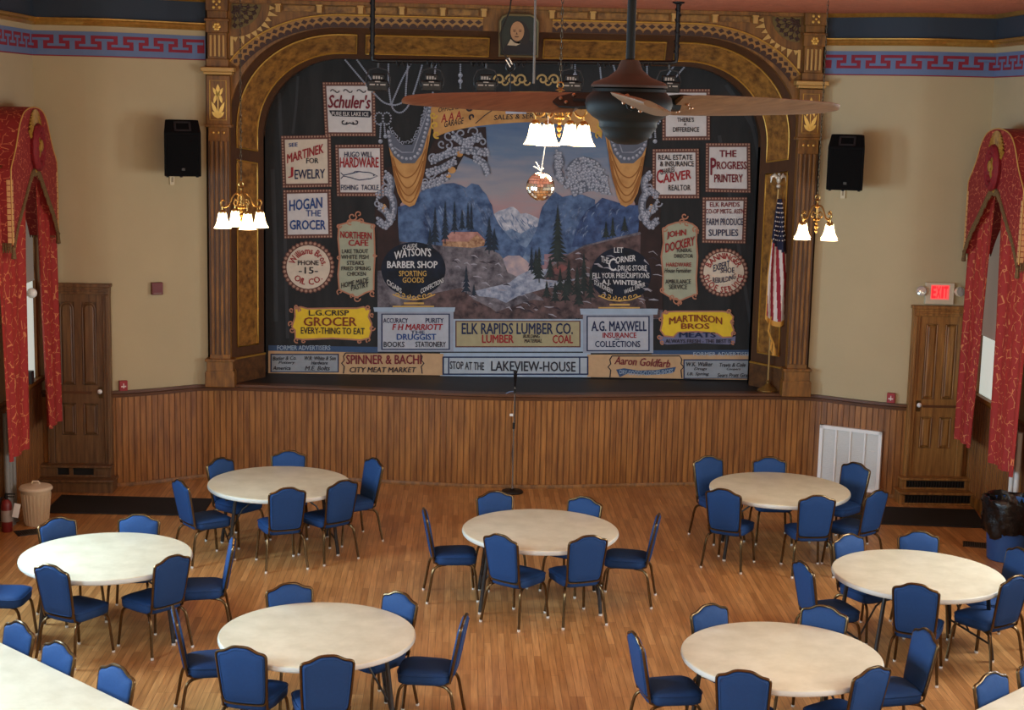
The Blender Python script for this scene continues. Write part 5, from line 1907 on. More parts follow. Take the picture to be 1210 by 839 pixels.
def chandelier(label, x, y, zb, top, turn):
    """zb: rim height of the glass shades"""
    root = thing('chandelier', label, 'chandelier', (x, y, zb), 0, 'four-light brass chandeliers')
    hb = MB()
    hb.lathe([(0, 0.05), (0.008, 0.06), (0.014, 0.075), (0.006, 0.09), (0.018, 0.11), (0.01, 0.13), (0.012, 0.30), (0.03, 0.315), (0.022, 0.33), (0.012, 0.345), (0.012, 0.37), (0.035, 0.378), (0.012, 0.388), (0, 0.39)], 14)
    hb.tube([(0.0 + 0.022 * cos(a), 0, 0.412 + 0.022 * sin(a)) for a in [2 * pi * i / 14 for i in range(14)]], 0.005, 6, closed=True)
    hb.build('hub', BRASS, root)
    fi = MB()
    fi.lathe([(0, 0.08), (0.012, 0.10), (0.02, 0.12), (0.010, 0.14), (0.016, 0.155), (0.007, 0.17), (0, 0.172)], 10)
    for k in range(4):
        a = pi / 2 * k
        fi.ball((0.022 * cos(a), 0.022 * sin(a), 0.19), 0.016, 8)
    fi.build('pendant_finial', BRASS, root)
    for k in range(4):
        a = pi / 2 * k + radians(turn)
        c, s = cos(a), sin(a)
        R = 0.185
        arm = MB()
        pts = [(0.012, 0.315), (0.05, 0.325), (0.085, 0.29), (0.11, 0.235), (0.135, 0.205), (0.17, 0.195), (0.195, 0.215), (0.20, 0.245), (0.18, 0.265), (0.158, 0.25)]
        P = spline([Vector((r * c, r * s, z)) for r, z in pts], 4)
        arm.tube(P, 0.0085, 8)
        P2 = spline([Vector((r * c, r * s, z)) for r, z in [(0.02, 0.25), (0.055, 0.265), (0.075, 0.235), (0.055, 0.21), (0.04, 0.228)]], 4)
        arm.tube(P2, 0.006, 6)
        arm.tube([(R * c, R * s, 0.205), (R * c, R * s, 0.165)], 0.008, 8)
        ao = arm.build('arm', BRASS, root)
        MB().lathe([(0, 0.172), (0.018, 0.17), (0.034, 0.155), (0.037, 0.14), (0, 0.14)], 14, (R * c, R * s, 0)).build('shade_cup', BRASS, ao)
        sh = MB()
        prof = [(0.034, 0.148), (0.040, 0.13), (0.045, 0.10), (0.053, 0.06), (0.066, 0.025), (0.080, 0.003), (0.084, -0.002)]
        sh.lathe(prof, 40, (R * c, R * s, 0), lobes=5, lobe=0.03)
        sh.lathe([(r - 0.004, z) for r, z in reversed(prof)], 40, (R * c, R * s, 0), lobes=5, lobe=0.03)
        so = sh.build('glass_shade', SHADEGLASS, ao)
        so['label'] = 'glowing white glass bell shade'
        MB().ball((R * c, R * s, 0.07), 0.024, 10, (1, 1, 1.3)).build('bulb', mat('lit_bulb', (255, 240, 214), 0.4, emit=(255, 222, 170), estr=14), so)
        light('chandelier_lamp', 'POINT', (x + R * c, y + R * s, zb - 0.05), 10.0, WARM, soft=0.06)
    ch = MB()
    z, k = 0.435, 0
    while z < top - zb:
        rr_ = 0.016
        ring_ = [((0.007 * cos(a)) if k % 2 == 0 else 0, (0.007 * cos(a)) if k % 2 else 0, z + 0.019 + 0.024 * sin(a)) for a in [2 * pi * i / 8 for i in range(8)]]
        ch.tube(ring_, 0.0032, 4, closed=True)
        z += 0.038
        k += 1
    ch.build('chain', mat('tarnished_chain', (70, 58, 42), 0.4, 0.8), root)
    MB().lathe([(0, 0), (0.06, -0.005), (0.05, -0.03), (0.012, -0.045), (0, -0.05)], 18, (0, 0, top - zb)).build('ceiling_cup', BRASS, root)
    return root


chandelier('brass four-light chandelier on a long chain before the left pilaster', -2.745, 15.0, 3.62, 6.03, 26)
chandelier('brass four-light chandelier on a long chain before the right pilaster, near the flag', 2.86, 15.4, 3.59, 6.03, 32)
chandelier('brass four-light chandelier hanging in the middle, behind the ceiling fan', 0.025, 11.0, 4.57, 6.03, -28)

# mirror ball
MBX, MBY, MBZ = -0.103, 10.84, 4.288
mb_ = thing('mirror_ball', 'small round mirror ball on a white string below the middle chandelier', 'mirror ball', (MBX, MBY, MBZ))
b = MB()
R_ = 0.098
rows = 14
for i in range(rows):
    t0, t1 = pi * i / rows, pi * (i + 1) / rows
    n = max(4, int(2 * pi * sin((t0 + t1) / 2) * R_ / 0.022))
    for k in range(n):
        a0, a1 = 2 * pi * k / n + 0.01, 2 * pi * (k + 1) / n - 0.01
        q = [(R_ * sin(t) * cos(a), R_ * sin(t) * sin(a), R_ * cos(t)) for t, a in ((t0 + .012, a0), (t0 + .012, a1), (t1 - .012, a1), (t1 - .012, a0))]
        b.add(q, [(0, 1, 2, 3)])
b.build('mirror_tiles', mat('mirror_facet', (240, 236, 228), 0.12, 1.0), mb_, smooth=0)
MB().ball((0, 0, 0), R_ - 0.003, 24).build('core', mat('dark_grout', (60, 56, 50), 0.6), mb_)
s_ = MB().tube([(0, 0, R_ - 0.004), (0.02, -0.092, 0.285), (0.036, -0.095, 0.40), (0.040, -0.03, 0.47), (0.041, -0.002, 0.482)], 0.0035, 6)
s_.build('string', WHITEPL, mb_)
bw_ = MB()
for dx, dz in ((-0.055, 0.03), (-0.035, 0.06), (0.02, 0.015)):
    bw_.tube([(0, 0, R_ + 0.01), (dx * 0.6, -0.01, R_ + 0.02 + dz * 0.4), (dx, -0.012, R_ + 0.01 + dz)], [0.004, 0.005, 0.003], 6)
bw_.build('white_bow', WHITEPL, mb_)

# thin pipe beside the mirror ball, small white box on a cable
hp_ = thing('hanging_pipe', 'thin grey pipe hanging from the ceiling in front of the portrait', 'pipe', (-0.16, 11.0, 4.99))
MB().tube([(0, 0, 0), (-0.004, 0, 1.04)], 0.0085, 10).build('pipe', mat('grey_pipe', (92, 88, 82), 0.5, 0.4), hp_)
MB().lathe([(0, 1.04), (0.04, 1.035), (0.04, 1.02), (0.012, 1.01), (0, 1.01)], 14).build('ceiling_flange', DARKSTEEL, hp_)
hk = thing('hook_cable', 'black cable with a snap hook hanging below the portrait', 'cable', (-0.14, 17.6, 4.9))
c1 = MB()
c1.tube([(0.005, 0, 0.0), (0.004, 0, 0.30)], 0.008, 6)
c1.tube([(0.05 * cos(a), 0, 0.35 + 0.055 * sin(a)) for a in [2 * pi * i / 16 for i in range(16)]], 0.010, 6, closed=True)
c1.tube([(0, 0, 0.38), (-0.10, 0, 0.52), (-0.12, 0, 0.70), (-0.02, 0, 0.95), (0.0, 0, 1.13)], 0.009, 6)
c1.build('cable', BLACKMETAL, hk)
c2 = MB().tube([(0.0, -0.012, 0.34), (-0.05, -0.012, 0.42), (-0.02, -0.012, 0.44), (0.02, -0.012, 0.37)], 0.011, 6)
c2.build('snap_hook', mat('bright_steel', (200, 200, 200), 0.25, 0.9), hk)

# ------------------------------------------------------------------ ceiling fan
FX, FY, FZ = -0.172, 4.46, 4.862
fan = thing('ceiling_fan', 'dark ceiling fan with three wooden propeller blades in the foreground', 'ceiling fan', (FX, FY, FZ))
FANMETAL = mat('oil_rubbed_bronze', (20, 22, 20), 0.6, 0.0, spec=0.16)
FANCOP = mat('copper_brown_metal', (58, 44, 36), 0.6, 0.0, spec=0.25)
MB().tube([(0, 0, 0.10), (0, 0, 1.16)], 0.0125, 14).build('down_rod', FANMETAL, fan)
MB().lathe([(0, 1.168), (0.065, 1.165), (0.06, 1.13), (0.03, 1.09), (0.014, 1.08), (0, 1.08)], 24).build('ceiling_canopy', FANMETAL, fan)
MB().lathe([(0.0, 0.125), (0.024, 0.122), (0.028, 0.115), (0.036, 0.095), (0.06, 0.075), (0.10, 0.06), (0.108, 0.052), (0.108, 0.046), (0, 0.044)], 36).build('motor_cap', FANCOP, fan)
MB().lathe([(0, 0.046), (0.098, 0.046), (0.104, 0.042), (0.104, 0.034), (0.108, 0.03), (0.120, 0.018), (0.124, 0.0), (0.118, -0.02), (0.102, -0.036), (0.085, -0.046), (0.082, -0.052), (0.082, -0.064), (0.077, -0.070), (0.068, -0.082), (0.066, -0.088), (0.055, -0.10), (0.03, -0.112), (0, -0.114)], 40).build('motor_housing', FANMETAL, fan)
BLADEMAT = mat('fan_blade_wood', (118, 92, 66), 0.55, c2=(94, 72, 52), vscale=5, spec=0.3, stretch=(1, 14, 14))
for k in range(3):
    a = radians(-90 + 120 * k) + radians(-2)
    mx = Matrix.Rotation(a, 3, 'Z')
    b = MB()
    secs = [(0.15, 0.060, 26, 0.000), (0.20, 0.070, 25, 0), (0.30, 0.076, 23, 0), (0.45, 0.075, 21, 0), (0.60, 0.068, 19, 0), (0.70, 0.056, 18, 0), (0.745, 0.040, 18, 0), (0.762, 0.018, 18, 0)]
    rings, n = [], 14
    for r, hw, tw, dz in secs:
        ring_ = []
        for j in range(n):
            t = 2 * pi * j / n
            yy, zz = hw * cos(t), 0.007 * sin(t) * (1 - 0.3 * cos(t))
            tt = radians(-tw)
            ring_.append(mx @ Vector((r, yy * cos(tt) - zz * sin(tt), yy * sin(tt) + zz * cos(tt) + 0.0)))
        rings.append(ring_)
    vs = [p for q in rings for p in q]
    fs = [(i * n + j, i * n + (j + 1) % n, (i + 1) * n + (j + 1) % n, (i + 1) * n + j) for i in range(len(rings) - 1) for j in range(n)]
    fs += [tuple(range(n - 1, -1, -1)), tuple((len(rings) - 1) * n + j for j in range(n))]
    b.add(vs, fs)
    bo = b.build('blade', BLADEMAT, fan)
    br_ = MB()
    tw = radians(-25)
    R3 = mx @ Matrix.Rotation(tw, 3, 'X')
    poly = [(0.09, -0.035), (0.15, -0.05), (0.20, -0.045), (0.235, -0.015), (0.235, 0.015), (0.20, 0.045), (0.15, 0.05), (0.09, 0.035)]
    br_.prism(poly, lambda p, q, d: R3 @ Vector((p, q, d)), 0.007, 0.011)
    br_.tube([mx @ Vector((0.08, 0, 0.0)), mx @ Vector((0.17, 0, 0.0))], 0.018, 8)
    br_.build('blade_bracket', FANMETAL, bo, smooth=25)
    sc_ = MB()
    for p, q in ((0.185, -0.025), (0.215, 0.0), (0.185, 0.025)):
        sc_.ball(R3 @ Vector((p, q, 0.013)), 0.006, 8)
        sc_.ball(R3 @ Vector((p, q, -0.007)), 0.006, 8)
    sc_.build('bracket_screws', mat('screw_bronze', (150, 110, 80), 0.3, 0.8), bo)

# ------------------------------------------------------------------ stage lighting bar and lamps
bar = thing('lighting_bar', 'black pipe frame hung from the ceiling carrying five stage lights', 'lighting bar', (0, 18.2, 5.30))
bm = MB()
bm.tube([(-1.70, 0, 0.73), (-1.70, 0, 0.06), (-1.695, 0, 0.0), (-1.64, 0, -0.012), (1.72, 0, 0.045), (1.775, 0, 0.06), (1.78, 0, 0.12), (1.78, 0, 0.73)], 0.026, 12)
bm.build('pipe', BLACKMETAL, bar)
for x in (-1.70, 1.78):
    MB().lathe([(0, 0.73), (0.07, 0.73), (0.07, 0.715), (0.035, 0.70), (0, 0.70)], 14, (x, 0, 0)).build('ceiling_flange', BLACKMETAL, bar)
cb_ = MB()
rc = random.Random(5)
for x0 in (-1.45, -1.1, -0.6, -0.15, 0.4, 0.85, 1.3):
    P = []
    for i in range(26):
        t = i / 25
        P.append((x0 + 0.22 * t, 0.034 * cos(t * 22), -0.005 + (x0 + 0.22 * t) * 0.017 + 0.034 * sin(t * 22)))
    cb_.tube(P, 0.007, 5)
P = [(-1.70 + 0.032 * cos(i * 0.9), 0.032 * sin(i * 0.9), 0.70 - i * 0.02) for i in range(34)]
cb_.tube(P, 0.006, 5)
P = [(1.78 + 0.032 * cos(i * 0.9), 0.032 * sin(i * 0.9), 0.70 - i * 0.017) for i in range(34)]
cb_.tube(P, 0.008, 5)
cb_.build('wrapped_cable', BLACK, bar)


def stage_light(label, x, z):
    root = thing('stage_light', label, 'stage light', (x, 18.2, z), 0, 'black stage lights on the bar')
    h = MB()
    h.box(-0.115, 0.115, -0.12, 0.10, -0.10, 0.02)
    h.box(-0.075, 0.075, -0.09, 0.08, 0.02, 0.095)
    h.box(-0.13, 0.13, -0.05, 0.05, -0.06, -0.01)
    h.build('housing', BLACKMETAL, root, smooth=0, bevel=0.012)
    le = MB()
    for k in range(3):
        le.lathe([(0, -0.018), (0.034, -0.016), (0.036, 0)], 14, (-0.072 + 0.072 * k, -0.125, -0.06), mx=Matrix.Rotation(pi / 2, 3, 'X'))
    le.build('lens', mat('dark_lens', (30, 30, 34), 0.12), root)
    yk = MB().tube([(-0.13, 0, -0.03), (-0.135, 0, 0.05), (-0.10, 0, 0.14), (0, 0, 0.165), (0.10, 0, 0.14), (0.135, 0, 0.05), (0.13, 0, -0.03)], 0.009, 6)
    yk.tube([(0, 0, 0.165), (0, 0, 0.235)], 0.014, 8)
    yk.build('yoke', mat('steel_yoke', (74, 74, 74), 0.4, 0.6), root)
    st2 = MB()
    for (x0, x1, z0, z1) in ((-0.055, -0.035, 0.035, 0.07), (-0.025, -0.005, 0.035, 0.07), (0.005, 0.025, 0.035, 0.07), (0.035, 0.05, 0.035, 0.055)):
        st2.box(x0, x1, -0.094, -0.089, z0, z1)
    for (x0, x1, z0, z1) in ((-0.03, 0.03, 0.0, 0.012), (-0.09, -0.03, -0.035, -0.02), (-0.01, 0.01, -0.035, -0.02), (0.03, 0.09, -0.035, -0.02)):
        st2.box(x0, x1, -0.125, -0.119, z0, z1)
    st2.build('printed_plate', mat('pale_print', (150, 140, 130), 0.6), root, smooth=0)
    return root


for x, lb in ((-1.63, 'black stage light at the left end of the hanging bar'), (-1.02, 'second black stage light from the left on the hanging bar'), (-0.40, 'black stage light left of the portrait, above the fan blade tip'),
              (0.58, 'black stage light right of the middle chandelier chain'), (1.70, 'black stage light at the right end of the hanging bar')):
    stage_light(lb, x, 5.30 + 0.017 * x - 0.225)

# ------------------------------------------------------------------ portrait over the stage
po = thing('framed_portrait', 'small dark painted portrait of a balding man in a pale collar', 'painting', (0.015, 19.76, 5.42))
fr = MB()
ol = [(-0.235, 0.0), (0.235, 0.0), (0.235, 0.42), (0.20, 0.475), (0.14, 0.50), (-0.14, 0.50), (-0.20, 0.475), (-0.235, 0.42)]
fr.tube([(x, -0.075, z) for x, z in ol], 0.018, 8, closed=True)
fr.build('frame', mat('tarnished_frame', (120, 108, 74), 0.5, 0.4), po)
MB().prism(ol, lambda a, b, d: (a, d, b), -0.075, 0.0).build('picture', mat('portrait_ground', (44, 52, 42), 0.6, vary=0.4, vscale=6), po, smooth=0)
fm = lambda a, b, d: (a, d, b)
el = lambda cx, cz, rx, rz, n=20: [(cx + rx * cos(2 * pi * i / n), cz + rz * sin(2 * pi * i / n)) for i in range(n)]
pp = po.children[1]
MB().prism([(-0.2, 0.02), (0.2, 0.02), (0.2, 0.16), (0.08, 0.22), (-0.06, 0.20), (-0.16, 0.14)], fm, -0.077, -0.075).build('dark_coat', mat('portrait_coat', (24, 22, 24), 0.6), pp, smooth=0)
MB().prism(el(0.0, 0.29, 0.115, 0.14), fm, -0.079, -0.077).prism(el(0.075, 0.25, 0.06, 0.11), fm, -0.0785, -0.077).build('hair', mat('portrait_hair', (34, 26, 22), 0.6), pp, smooth=0)
MB().prism(el(-0.02, 0.30, 0.085, 0.12), fm, -0.081, -0.079).build('face', mat('portrait_skin', (186, 140, 96), 0.6, vary=0.15, vscale=20), pp, smooth=0)
MB().prism([(-0.14, 0.13), (-0.10, 0.205), (-0.05, 0.16), (0.0, 0.18), (0.02, 0.15), (-0.03, 0.125)], fm, -0.079, -0.077).build('collar', mat('portrait_collar', (186, 170, 140), 0.6), pp, smooth=0)
ft = MB()
for cx in (-0.055, 0.015):
    ft.prism(el(cx, 0.30, 0.018, 0.007), fm, -0.0825, -0.081)
    ft.prism(el(cx, 0.318, 0.022, 0.004), fm, -0.0825, -0.081)
ft.prism([(-0.028, 0.295), (-0.036, 0.262), (-0.014, 0.262)], fm, -0.0825, -0.081)
ft.prism(el(-0.025, 0.235, 0.028, 0.008), fm, -0.0825, -0.081)
ft.build('facial_features', mat('portrait_shadow', (96, 58, 40), 0.6), pp, smooth=0)

# ------------------------------------------------------------------ wall speakers
def wall_speaker(label, sgn):
    x, y, z = sgn * 4.07, 19.24, 3.89
    root = thing('wall_speaker', label, 'speaker', (x, y, z), radians(-sgn * 16), 'black speakers high on the front walls')
    w0, w1, h, d = 0.235, 0.20, 0.67, 0.30
    b = MB()
    out, inn = (-1, 1) if sgn > 0 else (1, -1)
    pts = []
    tilt = 0.05
    fr_ = [(-0.225, -d, 0.0), (0.215, -d, 0.0), (0.215, -d + 0.0, h - 0.15), (0.20, -d + 0.13, h), (-0.20, -d + 0.13, h), (-0.225, -d, h - 0.15)]
    bk_ = [(-0.15, 0.02, 0.0), (0.15, 0.02, 0.0), (0.15, 0.02, h - 0.15), (0.14, 0.02, h), (-0.14, 0.02, h), (-0.15, 0.02, h - 0.15)]
    vs = fr_ + bk_
    fs = [(0, 1, 2, 5), (5, 2, 3, 4), (6, 11, 8, 7), (11, 10, 9, 8)] + [(i, i + 6, (i + 1) % 6 + 6, (i + 1) % 6) for i in range(6)]
    b.add([Vector(v) for v in vs], fs)
    b.build('cabinet', mat('black_speaker_cloth', (7, 7, 8), 0.85, spec=0.15), root, smooth=0, bevel=0.012)
    hn = MB()
    mm = Matrix.Rotation(atan2(0.15, 0.13), 3, 'X')
    def hp2(a, q, dd):
        t = q
        return Vector((a, -d + 0.13 * t - dd * 0.75, h - 0.15 + 0.15 * t + dd * 0.0))
    for (a0, a1, q0, q1) in ((-0.10, -0.075, 0.12, 0.88), (0.075, 0.10, 0.12, 0.88), (-0.10, 0.10, 0.12, 0.26), (-0.10, 0.10, 0.74, 0.88)):
        hn.prism([(a0, q0), (a1, q0), (a1, q1), (a0, q1)], hp2, -0.005, 0.012)
    hn.build('tweeter_horn', mat('dark_grey_plastic', (34, 34, 36), 0.6), root, smooth=0)
    gr = MB().box(-0.19, 0.18, -d - 0.006, -d + 0.004, 0.03, h - 0.18)
    gr.build('grille', mat('speaker_grille', (8, 8, 9), 0.85, spec=0.12), root, smooth=0, bevel=0.01)
    lg = MB().box(-0.02, 0.02, -d - 0.010, -d - 0.005, 0.07, 0.10)
    lg.build('badge', mat('dark_badge', (30, 30, 32), 0.5), root, smooth=0)
    bk2 = MB().box(-0.04, 0.04, 0.0, 0.40, 0.2, 0.4)
    bk2.build('wall_bracket', BLACKMETAL, root, smooth=0, bevel=0.005)
    pt = MB()
    for k in (-0.18, -0.02, 0.17):
        pt.lathe([(0, -0.012), (0.016, -0.012), (0.018, 0.0)], 8, (k, -d + 0.05, 0))
    pt.build('rubber_feet', BLACK, root)
    return root


wall_speaker('black trapezoid speaker hung on the wall left of the arch', -1)
wall_speaker('black trapezoid speaker hung on the wall right of the arch', 1)


def plate(name, label, cat, x, y, z, w, h, m, rz=0.0, group=None, d=0.03):
    root = thing(name, label, cat, (x, y, z), rz, group)
    MB().box(-w / 2, w / 2, -d, 0.02, -h / 2, h / 2).build('body', m, root, smooth=0, bevel=0.004)
    return root


SL = radians(25)
for sgn in (-1, 1):
    x = -4.24 if sgn < 0 else 4.14
    r = plate('outlet_plate', 'cream outlet plate on the wall just under the %s speaker' % ('left' if sgn < 0 else 'right'), 'outlet', x, 19.56 if sgn < 0 else 19.625, 3.82, 0.06, 0.13, mat('ivory_plate', (206, 190, 156), 0.5), -sgn * SL)
    MB().box(-0.012, 0.012, -0.034, -0.03, -0.03, 0.03).build('socket', mat('dark_ivory', (150, 132, 98), 0.5), r, smooth=0)  # socket in a darker ivory than its plate
r = plate('fire_horn', 'dark red fire alarm horn on the wall left of the stage', 'fire alarm', -4.42, 19.425, 2.48, 0.135, 0.15, mat('dark_red_plastic', (104, 26, 26), 0.45), SL, d=0.06)
MB().box(-0.05, 0.05, -0.064, -0.06, -0.065, -0.05).build('strobe_lens', mat('strobe_lens', (120, 84, 70), 0.3), r, smooth=0)
for sgn, lb in ((-1, 'small red fire alarm pull station low beside the dark left door'), (1, 'small red fire alarm pull station low beside the exit door')):
    x = -4.815 if sgn < 0 else 4.80
    r = plate('pull_station', lb, 'fire alarm', x, 19.235, 1.285 if sgn < 0 else 1.29, 0.10, 0.125, REDPL, -sgn * SL, 'red fire alarm pull stations', 0.05)
    MB().box(-0.03, 0.03, -0.058, -0.05, -0.015, 0.0).box(-0.006, 0.006, -0.0575, -0.05, -0.03, 0.03).build('pull_handle', mat('white_handle', (220, 200, 190), 0.5), r, smooth=0)

# exit sign with emergency heads
ex = thing('exit_sign', 'lit exit sign in red letters with two lamp heads above the right door', 'sign', (5.29, 19.17, 2.50))
MB().box(-0.178, 0.178, -0.06, 0.0, 0.0, 0.265).build('housing', mat('beige_sign_housing', (206, 196, 170), 0.5), ex, smooth=0, bevel=0.006)
g = MB()
for i, ch in enumerate('EXIT'):
    vs, fs = glyphs(ch, 0.03)
    wch = 0.026 if ch == 'I' else 0.054
    x0 = (-0.105, -0.047, 0.016, 0.046)[i]
    g.add([(x0 + u * wch, -0.063 - 0.002 * q, 0.075 + v * 0.15) for u, v, q in vs], fs)
eo = g.build('lettering', mat('exit_red_glow', (240, 40, 50), 0.5, emit=(255, 24, 36), estr=1.6), ex, smooth=0)
eo['label'] = 'glowing red EXIT letters'
bk3 = MB().box(-0.115, 0.115, -0.0615, -0.0595, 0.06, 0.24)
bk3.build('diffuser', mat('exit_pink_face', (236, 120, 116), 0.5, emit=(255, 80, 76), estr=0.55), ex, smooth=0)
for s in (-1, 1):
    hd_ = MB()
    mxr = Matrix.Rotation(radians(78), 3, 'X') @ Matrix.Rotation(0, 3, 'Y')
    mxr = Matrix.Rotation(s * radians(18), 3, 'Z') @ mxr
    hd_.lathe([(0, -0.05), (0.035, -0.045), (0.06, -0.01), (0.066, 0.03), (0.060, 0.036)], 20, (s * 0.235, -0.07, 0.16), mx=mxr)
    hd_.tube([(s * 0.175, -0.04, 0.16), (s * 0.225, -0.05, 0.16)], 0.016)
    ho = hd_.build('lamp_head', mat('beige_sign_housing', (206, 196, 170)), ex)
    MB().lathe([(0, 0.038), (0.03, 0.034), (0.058, 0.028)], 20, (s * 0.235, -0.07, 0.16), mx=mxr).build('lamp_lens', mat('lamp_lens', (190, 190, 186), 0.12, 0.4), ho)

# white return-air grille, set flat on the splayed wainscot
gv0, gv1 = Vector((4.04, 19.685)), Vector((4.74, 19.275))
ang = atan2(gv1.y - gv0.y, gv1.x - gv0.x)
gl_ = (gv1 - gv0).length
vg = thing('air_grille', 'large white return air grille on the wainscot right of the stage', 'vent grille', ((gv0.x + gv1.x) / 2 - 0.03, (gv0.y + gv1.y) / 2 - 0.055, 0.05), ang)
g = MB()
hw_, hh_ = gl_ / 2, 0.80
for (x0, x1, z0, z1) in ((-hw_, hw_, 0, 0.045), (-hw_, hw_, hh_ - 0.045, hh_), (-hw_, -hw_ + 0.045, 0, hh_), (hw_ - 0.045, hw_, 0, hh_)):
    g.box(x0, x1, -0.02, 0.03, z0, z1)
for k in (1, 2, 3):
    x = -hw_ + 0.03 + (2 * hw_ - 0.06) * k / 4
    g.box(x - 0.012, x + 0.012, -0.016, 0.02, 0.04, hh_ - 0.04)
g.build('grille_frame', mat('white_metal', (238, 238, 234), 0.45), vg, smooth=0, bevel=0.003)
lv = MB()
n = 38
for k in range(n):
    z = 0.05 + (hh_ - 0.10) * k / (n - 1)
    lv.add([(-hw_ + 0.04, -0.004, z - 0.004), (hw_ - 0.04, -0.004, z - 0.004), (hw_ - 0.04, 0.02, z + 0.012), (-hw_ + 0.04, 0.02, z + 0.012), (-hw_ + 0.04, -0.002, z - 0.006), (hw_ - 0.04, -0.002, z - 0.006)], [(0, 1, 2, 3), (0, 4, 5, 1)])
lv.build('louvre_slats', mat('white_metal', (238, 238, 234)), vg, smooth=0)
MB().box(-hw_ + 0.02, hw_ - 0.02, 0.022, 0.03, 0.02, hh_ - 0.02).build('back_screen', mat('grey_screen', (150, 152, 152), 0.7), vg, smooth=0)

# ------------------------------------------------------------------ flag
fg = thing('american_flag', 'American flag hanging from a gold pole with an eagle on top, right of the stage', 'flag', (3.375, 19.98, STAGE_Z + 0.005))
MB().lathe([(0, 0), (0.135, 0), (0.135, 0.015), (0.10, 0.04), (0.045, 0.075), (0.025, 0.10), (0.028, 0.13), (0.016, 0.14), (0, 0.14)], 28).build('base', mat('brass_base', (150, 116, 62), 0.35, 0.7), fg)
MB().tube([(0, 0, 0.1), (0.0, 0, 1.4), (0.012, 0, 2.62)], 0.013, 10).build('pole', mat('gilt_pole', (176, 140, 84), 0.35, 0.5), fg)
eg = MB()
eg.ball((0.012, 0, 2.66), 0.03, 10)
eg.ball((0.012, 0, 2.74), 0.035, 10, (0.9, 0.8, 1.5))
eg.ball((0.012, -0.012, 2.81), 0.02, 10)
eg.tube([(0.012, -0.025, 2.81), (0.012, -0.045, 2.80)], [0.008, 0.002], 6)
for s in (-1, 1):
    P = [(0.012 + s * 0.02, 0.0, 2.76), (0.012 + s * 0.055, 0.0, 2.80), (0.012 + s * 0.095, 0.01, 2.77), (0.012 + s * 0.10, 0.01, 2.70)]
    eg.tube(P, [0.02, 0.026, 0.020, 0.004], 8, flat=0.4)
eg.build('eagle_finial', mat('silvered_eagle', (206, 200, 184), 0.4, 0.4), fg)
fc = MB()
NU, NV = 44, 48
Zt, Zb = 2.52, 0.72


def flag_pt(u, v):
    """u across the cloth from the pole edge, v down its drop"""
    w = 0.05 + 0.21 * min(1, v * 1.6) ** 0.8
    fold = 0.035 * min(1, v * 3 + 0.2)
    x = 0.02 + w * (u - 0.42) + 0.02 * v * u + 0.05 * (v ** 1.5) * (u - 0.3) * 0.2
    y = -0.05 - fold * sin(u * 2 * pi * 1.6 + 1.0 * v) - 0.02 * u
    z = Zt - (Zt - Zb) * v * (0.86 + 0.10 * u * (1 - 0.9 * u) * 2) - 0.02
    return (x, y, z)


vs = [flag_pt(i / NU, j / NV) for j in range(NV + 1) for i in range(NU + 1)]
vs2 = [(p[0], p[1] + 0.004, p[2]) for p in vs]
K_ = len(vs)
fc.v = vs + vs2
for j in range(NV):
    for i in range(NU):
        u, v = (i + 0.5) / NU, (j + 0.5) / NV
        a = j * (NU + 1) + i
        can = v < 0.34 + 0.10 * u
        st_i = int((u * 0.92 - v * 0.30 + 0.6) * 7.2) % 2
        mi = 0 if can else (1 if st_i == 0 else 2)
        if (not can) and (v > 0.955 or u < 0.045):
            mi = 3
        for off_, fl_ in ((0, False), (K_, True)):
            q = (a + off_, a + 1 + off_, a + NU + 2 + off_, a + NU + 1 + off_)
            fc.f.append(q if not fl_ else q[::-1])
            fc.m.append(mi)
FLB, FLR, FLW, FLG = mat('flag_blue', (24, 26, 54), 0.75), mat('flag_red', (146, 26, 44), 0.75), mat('flag_white', (214, 204, 198), 0.75), mat('flag_gold_fringe', (200, 146, 60), 0.7)
fco = fc.build('flag_cloth', [FLB, FLR, FLW, FLG], fg, smooth=60)
st3 = MB()
rs = random.Random(2)
for j in range(9):
    for i in range(6):
        v, u = 0.035 + j * 0.036, 0.10 + i * 0.155 + (0.07 if j % 2 else 0)
        if u > 0.95:
            continue
        c = Vector(flag_pt(u, v))
        pts = []
        for k in range(10):
            a = pi / 2 + pi * k / 5
            r = 0.0125 if k % 2 == 0 else 0.0055
            pts.append((c.x + r * cos(a), c.y - 0.004, c.z + r * sin(a)))
        st3.add(pts, [tuple(range(10))])
st3.build('stars', FLW, fco, smooth=0)
td = MB()
td.tube([(-0.01, -0.03, 0.98), (-0.04, -0.06, 0.80), (0.0, -0.07, 0.70), (0.04, -0.07, 0.62), (0.03, -0.07, 0.50), (0.0, -0.065, 0.55), (0.01, -0.06, 0.66)], 0.014, 7)
td.lathe([(0, 0), (0.03, 0.01), (0.02, 0.10), (0.008, 0.13), (0, 0.13)], 8, (0.045, -0.07, 0.47))
td.build('gold_tassel', FLG, fg)

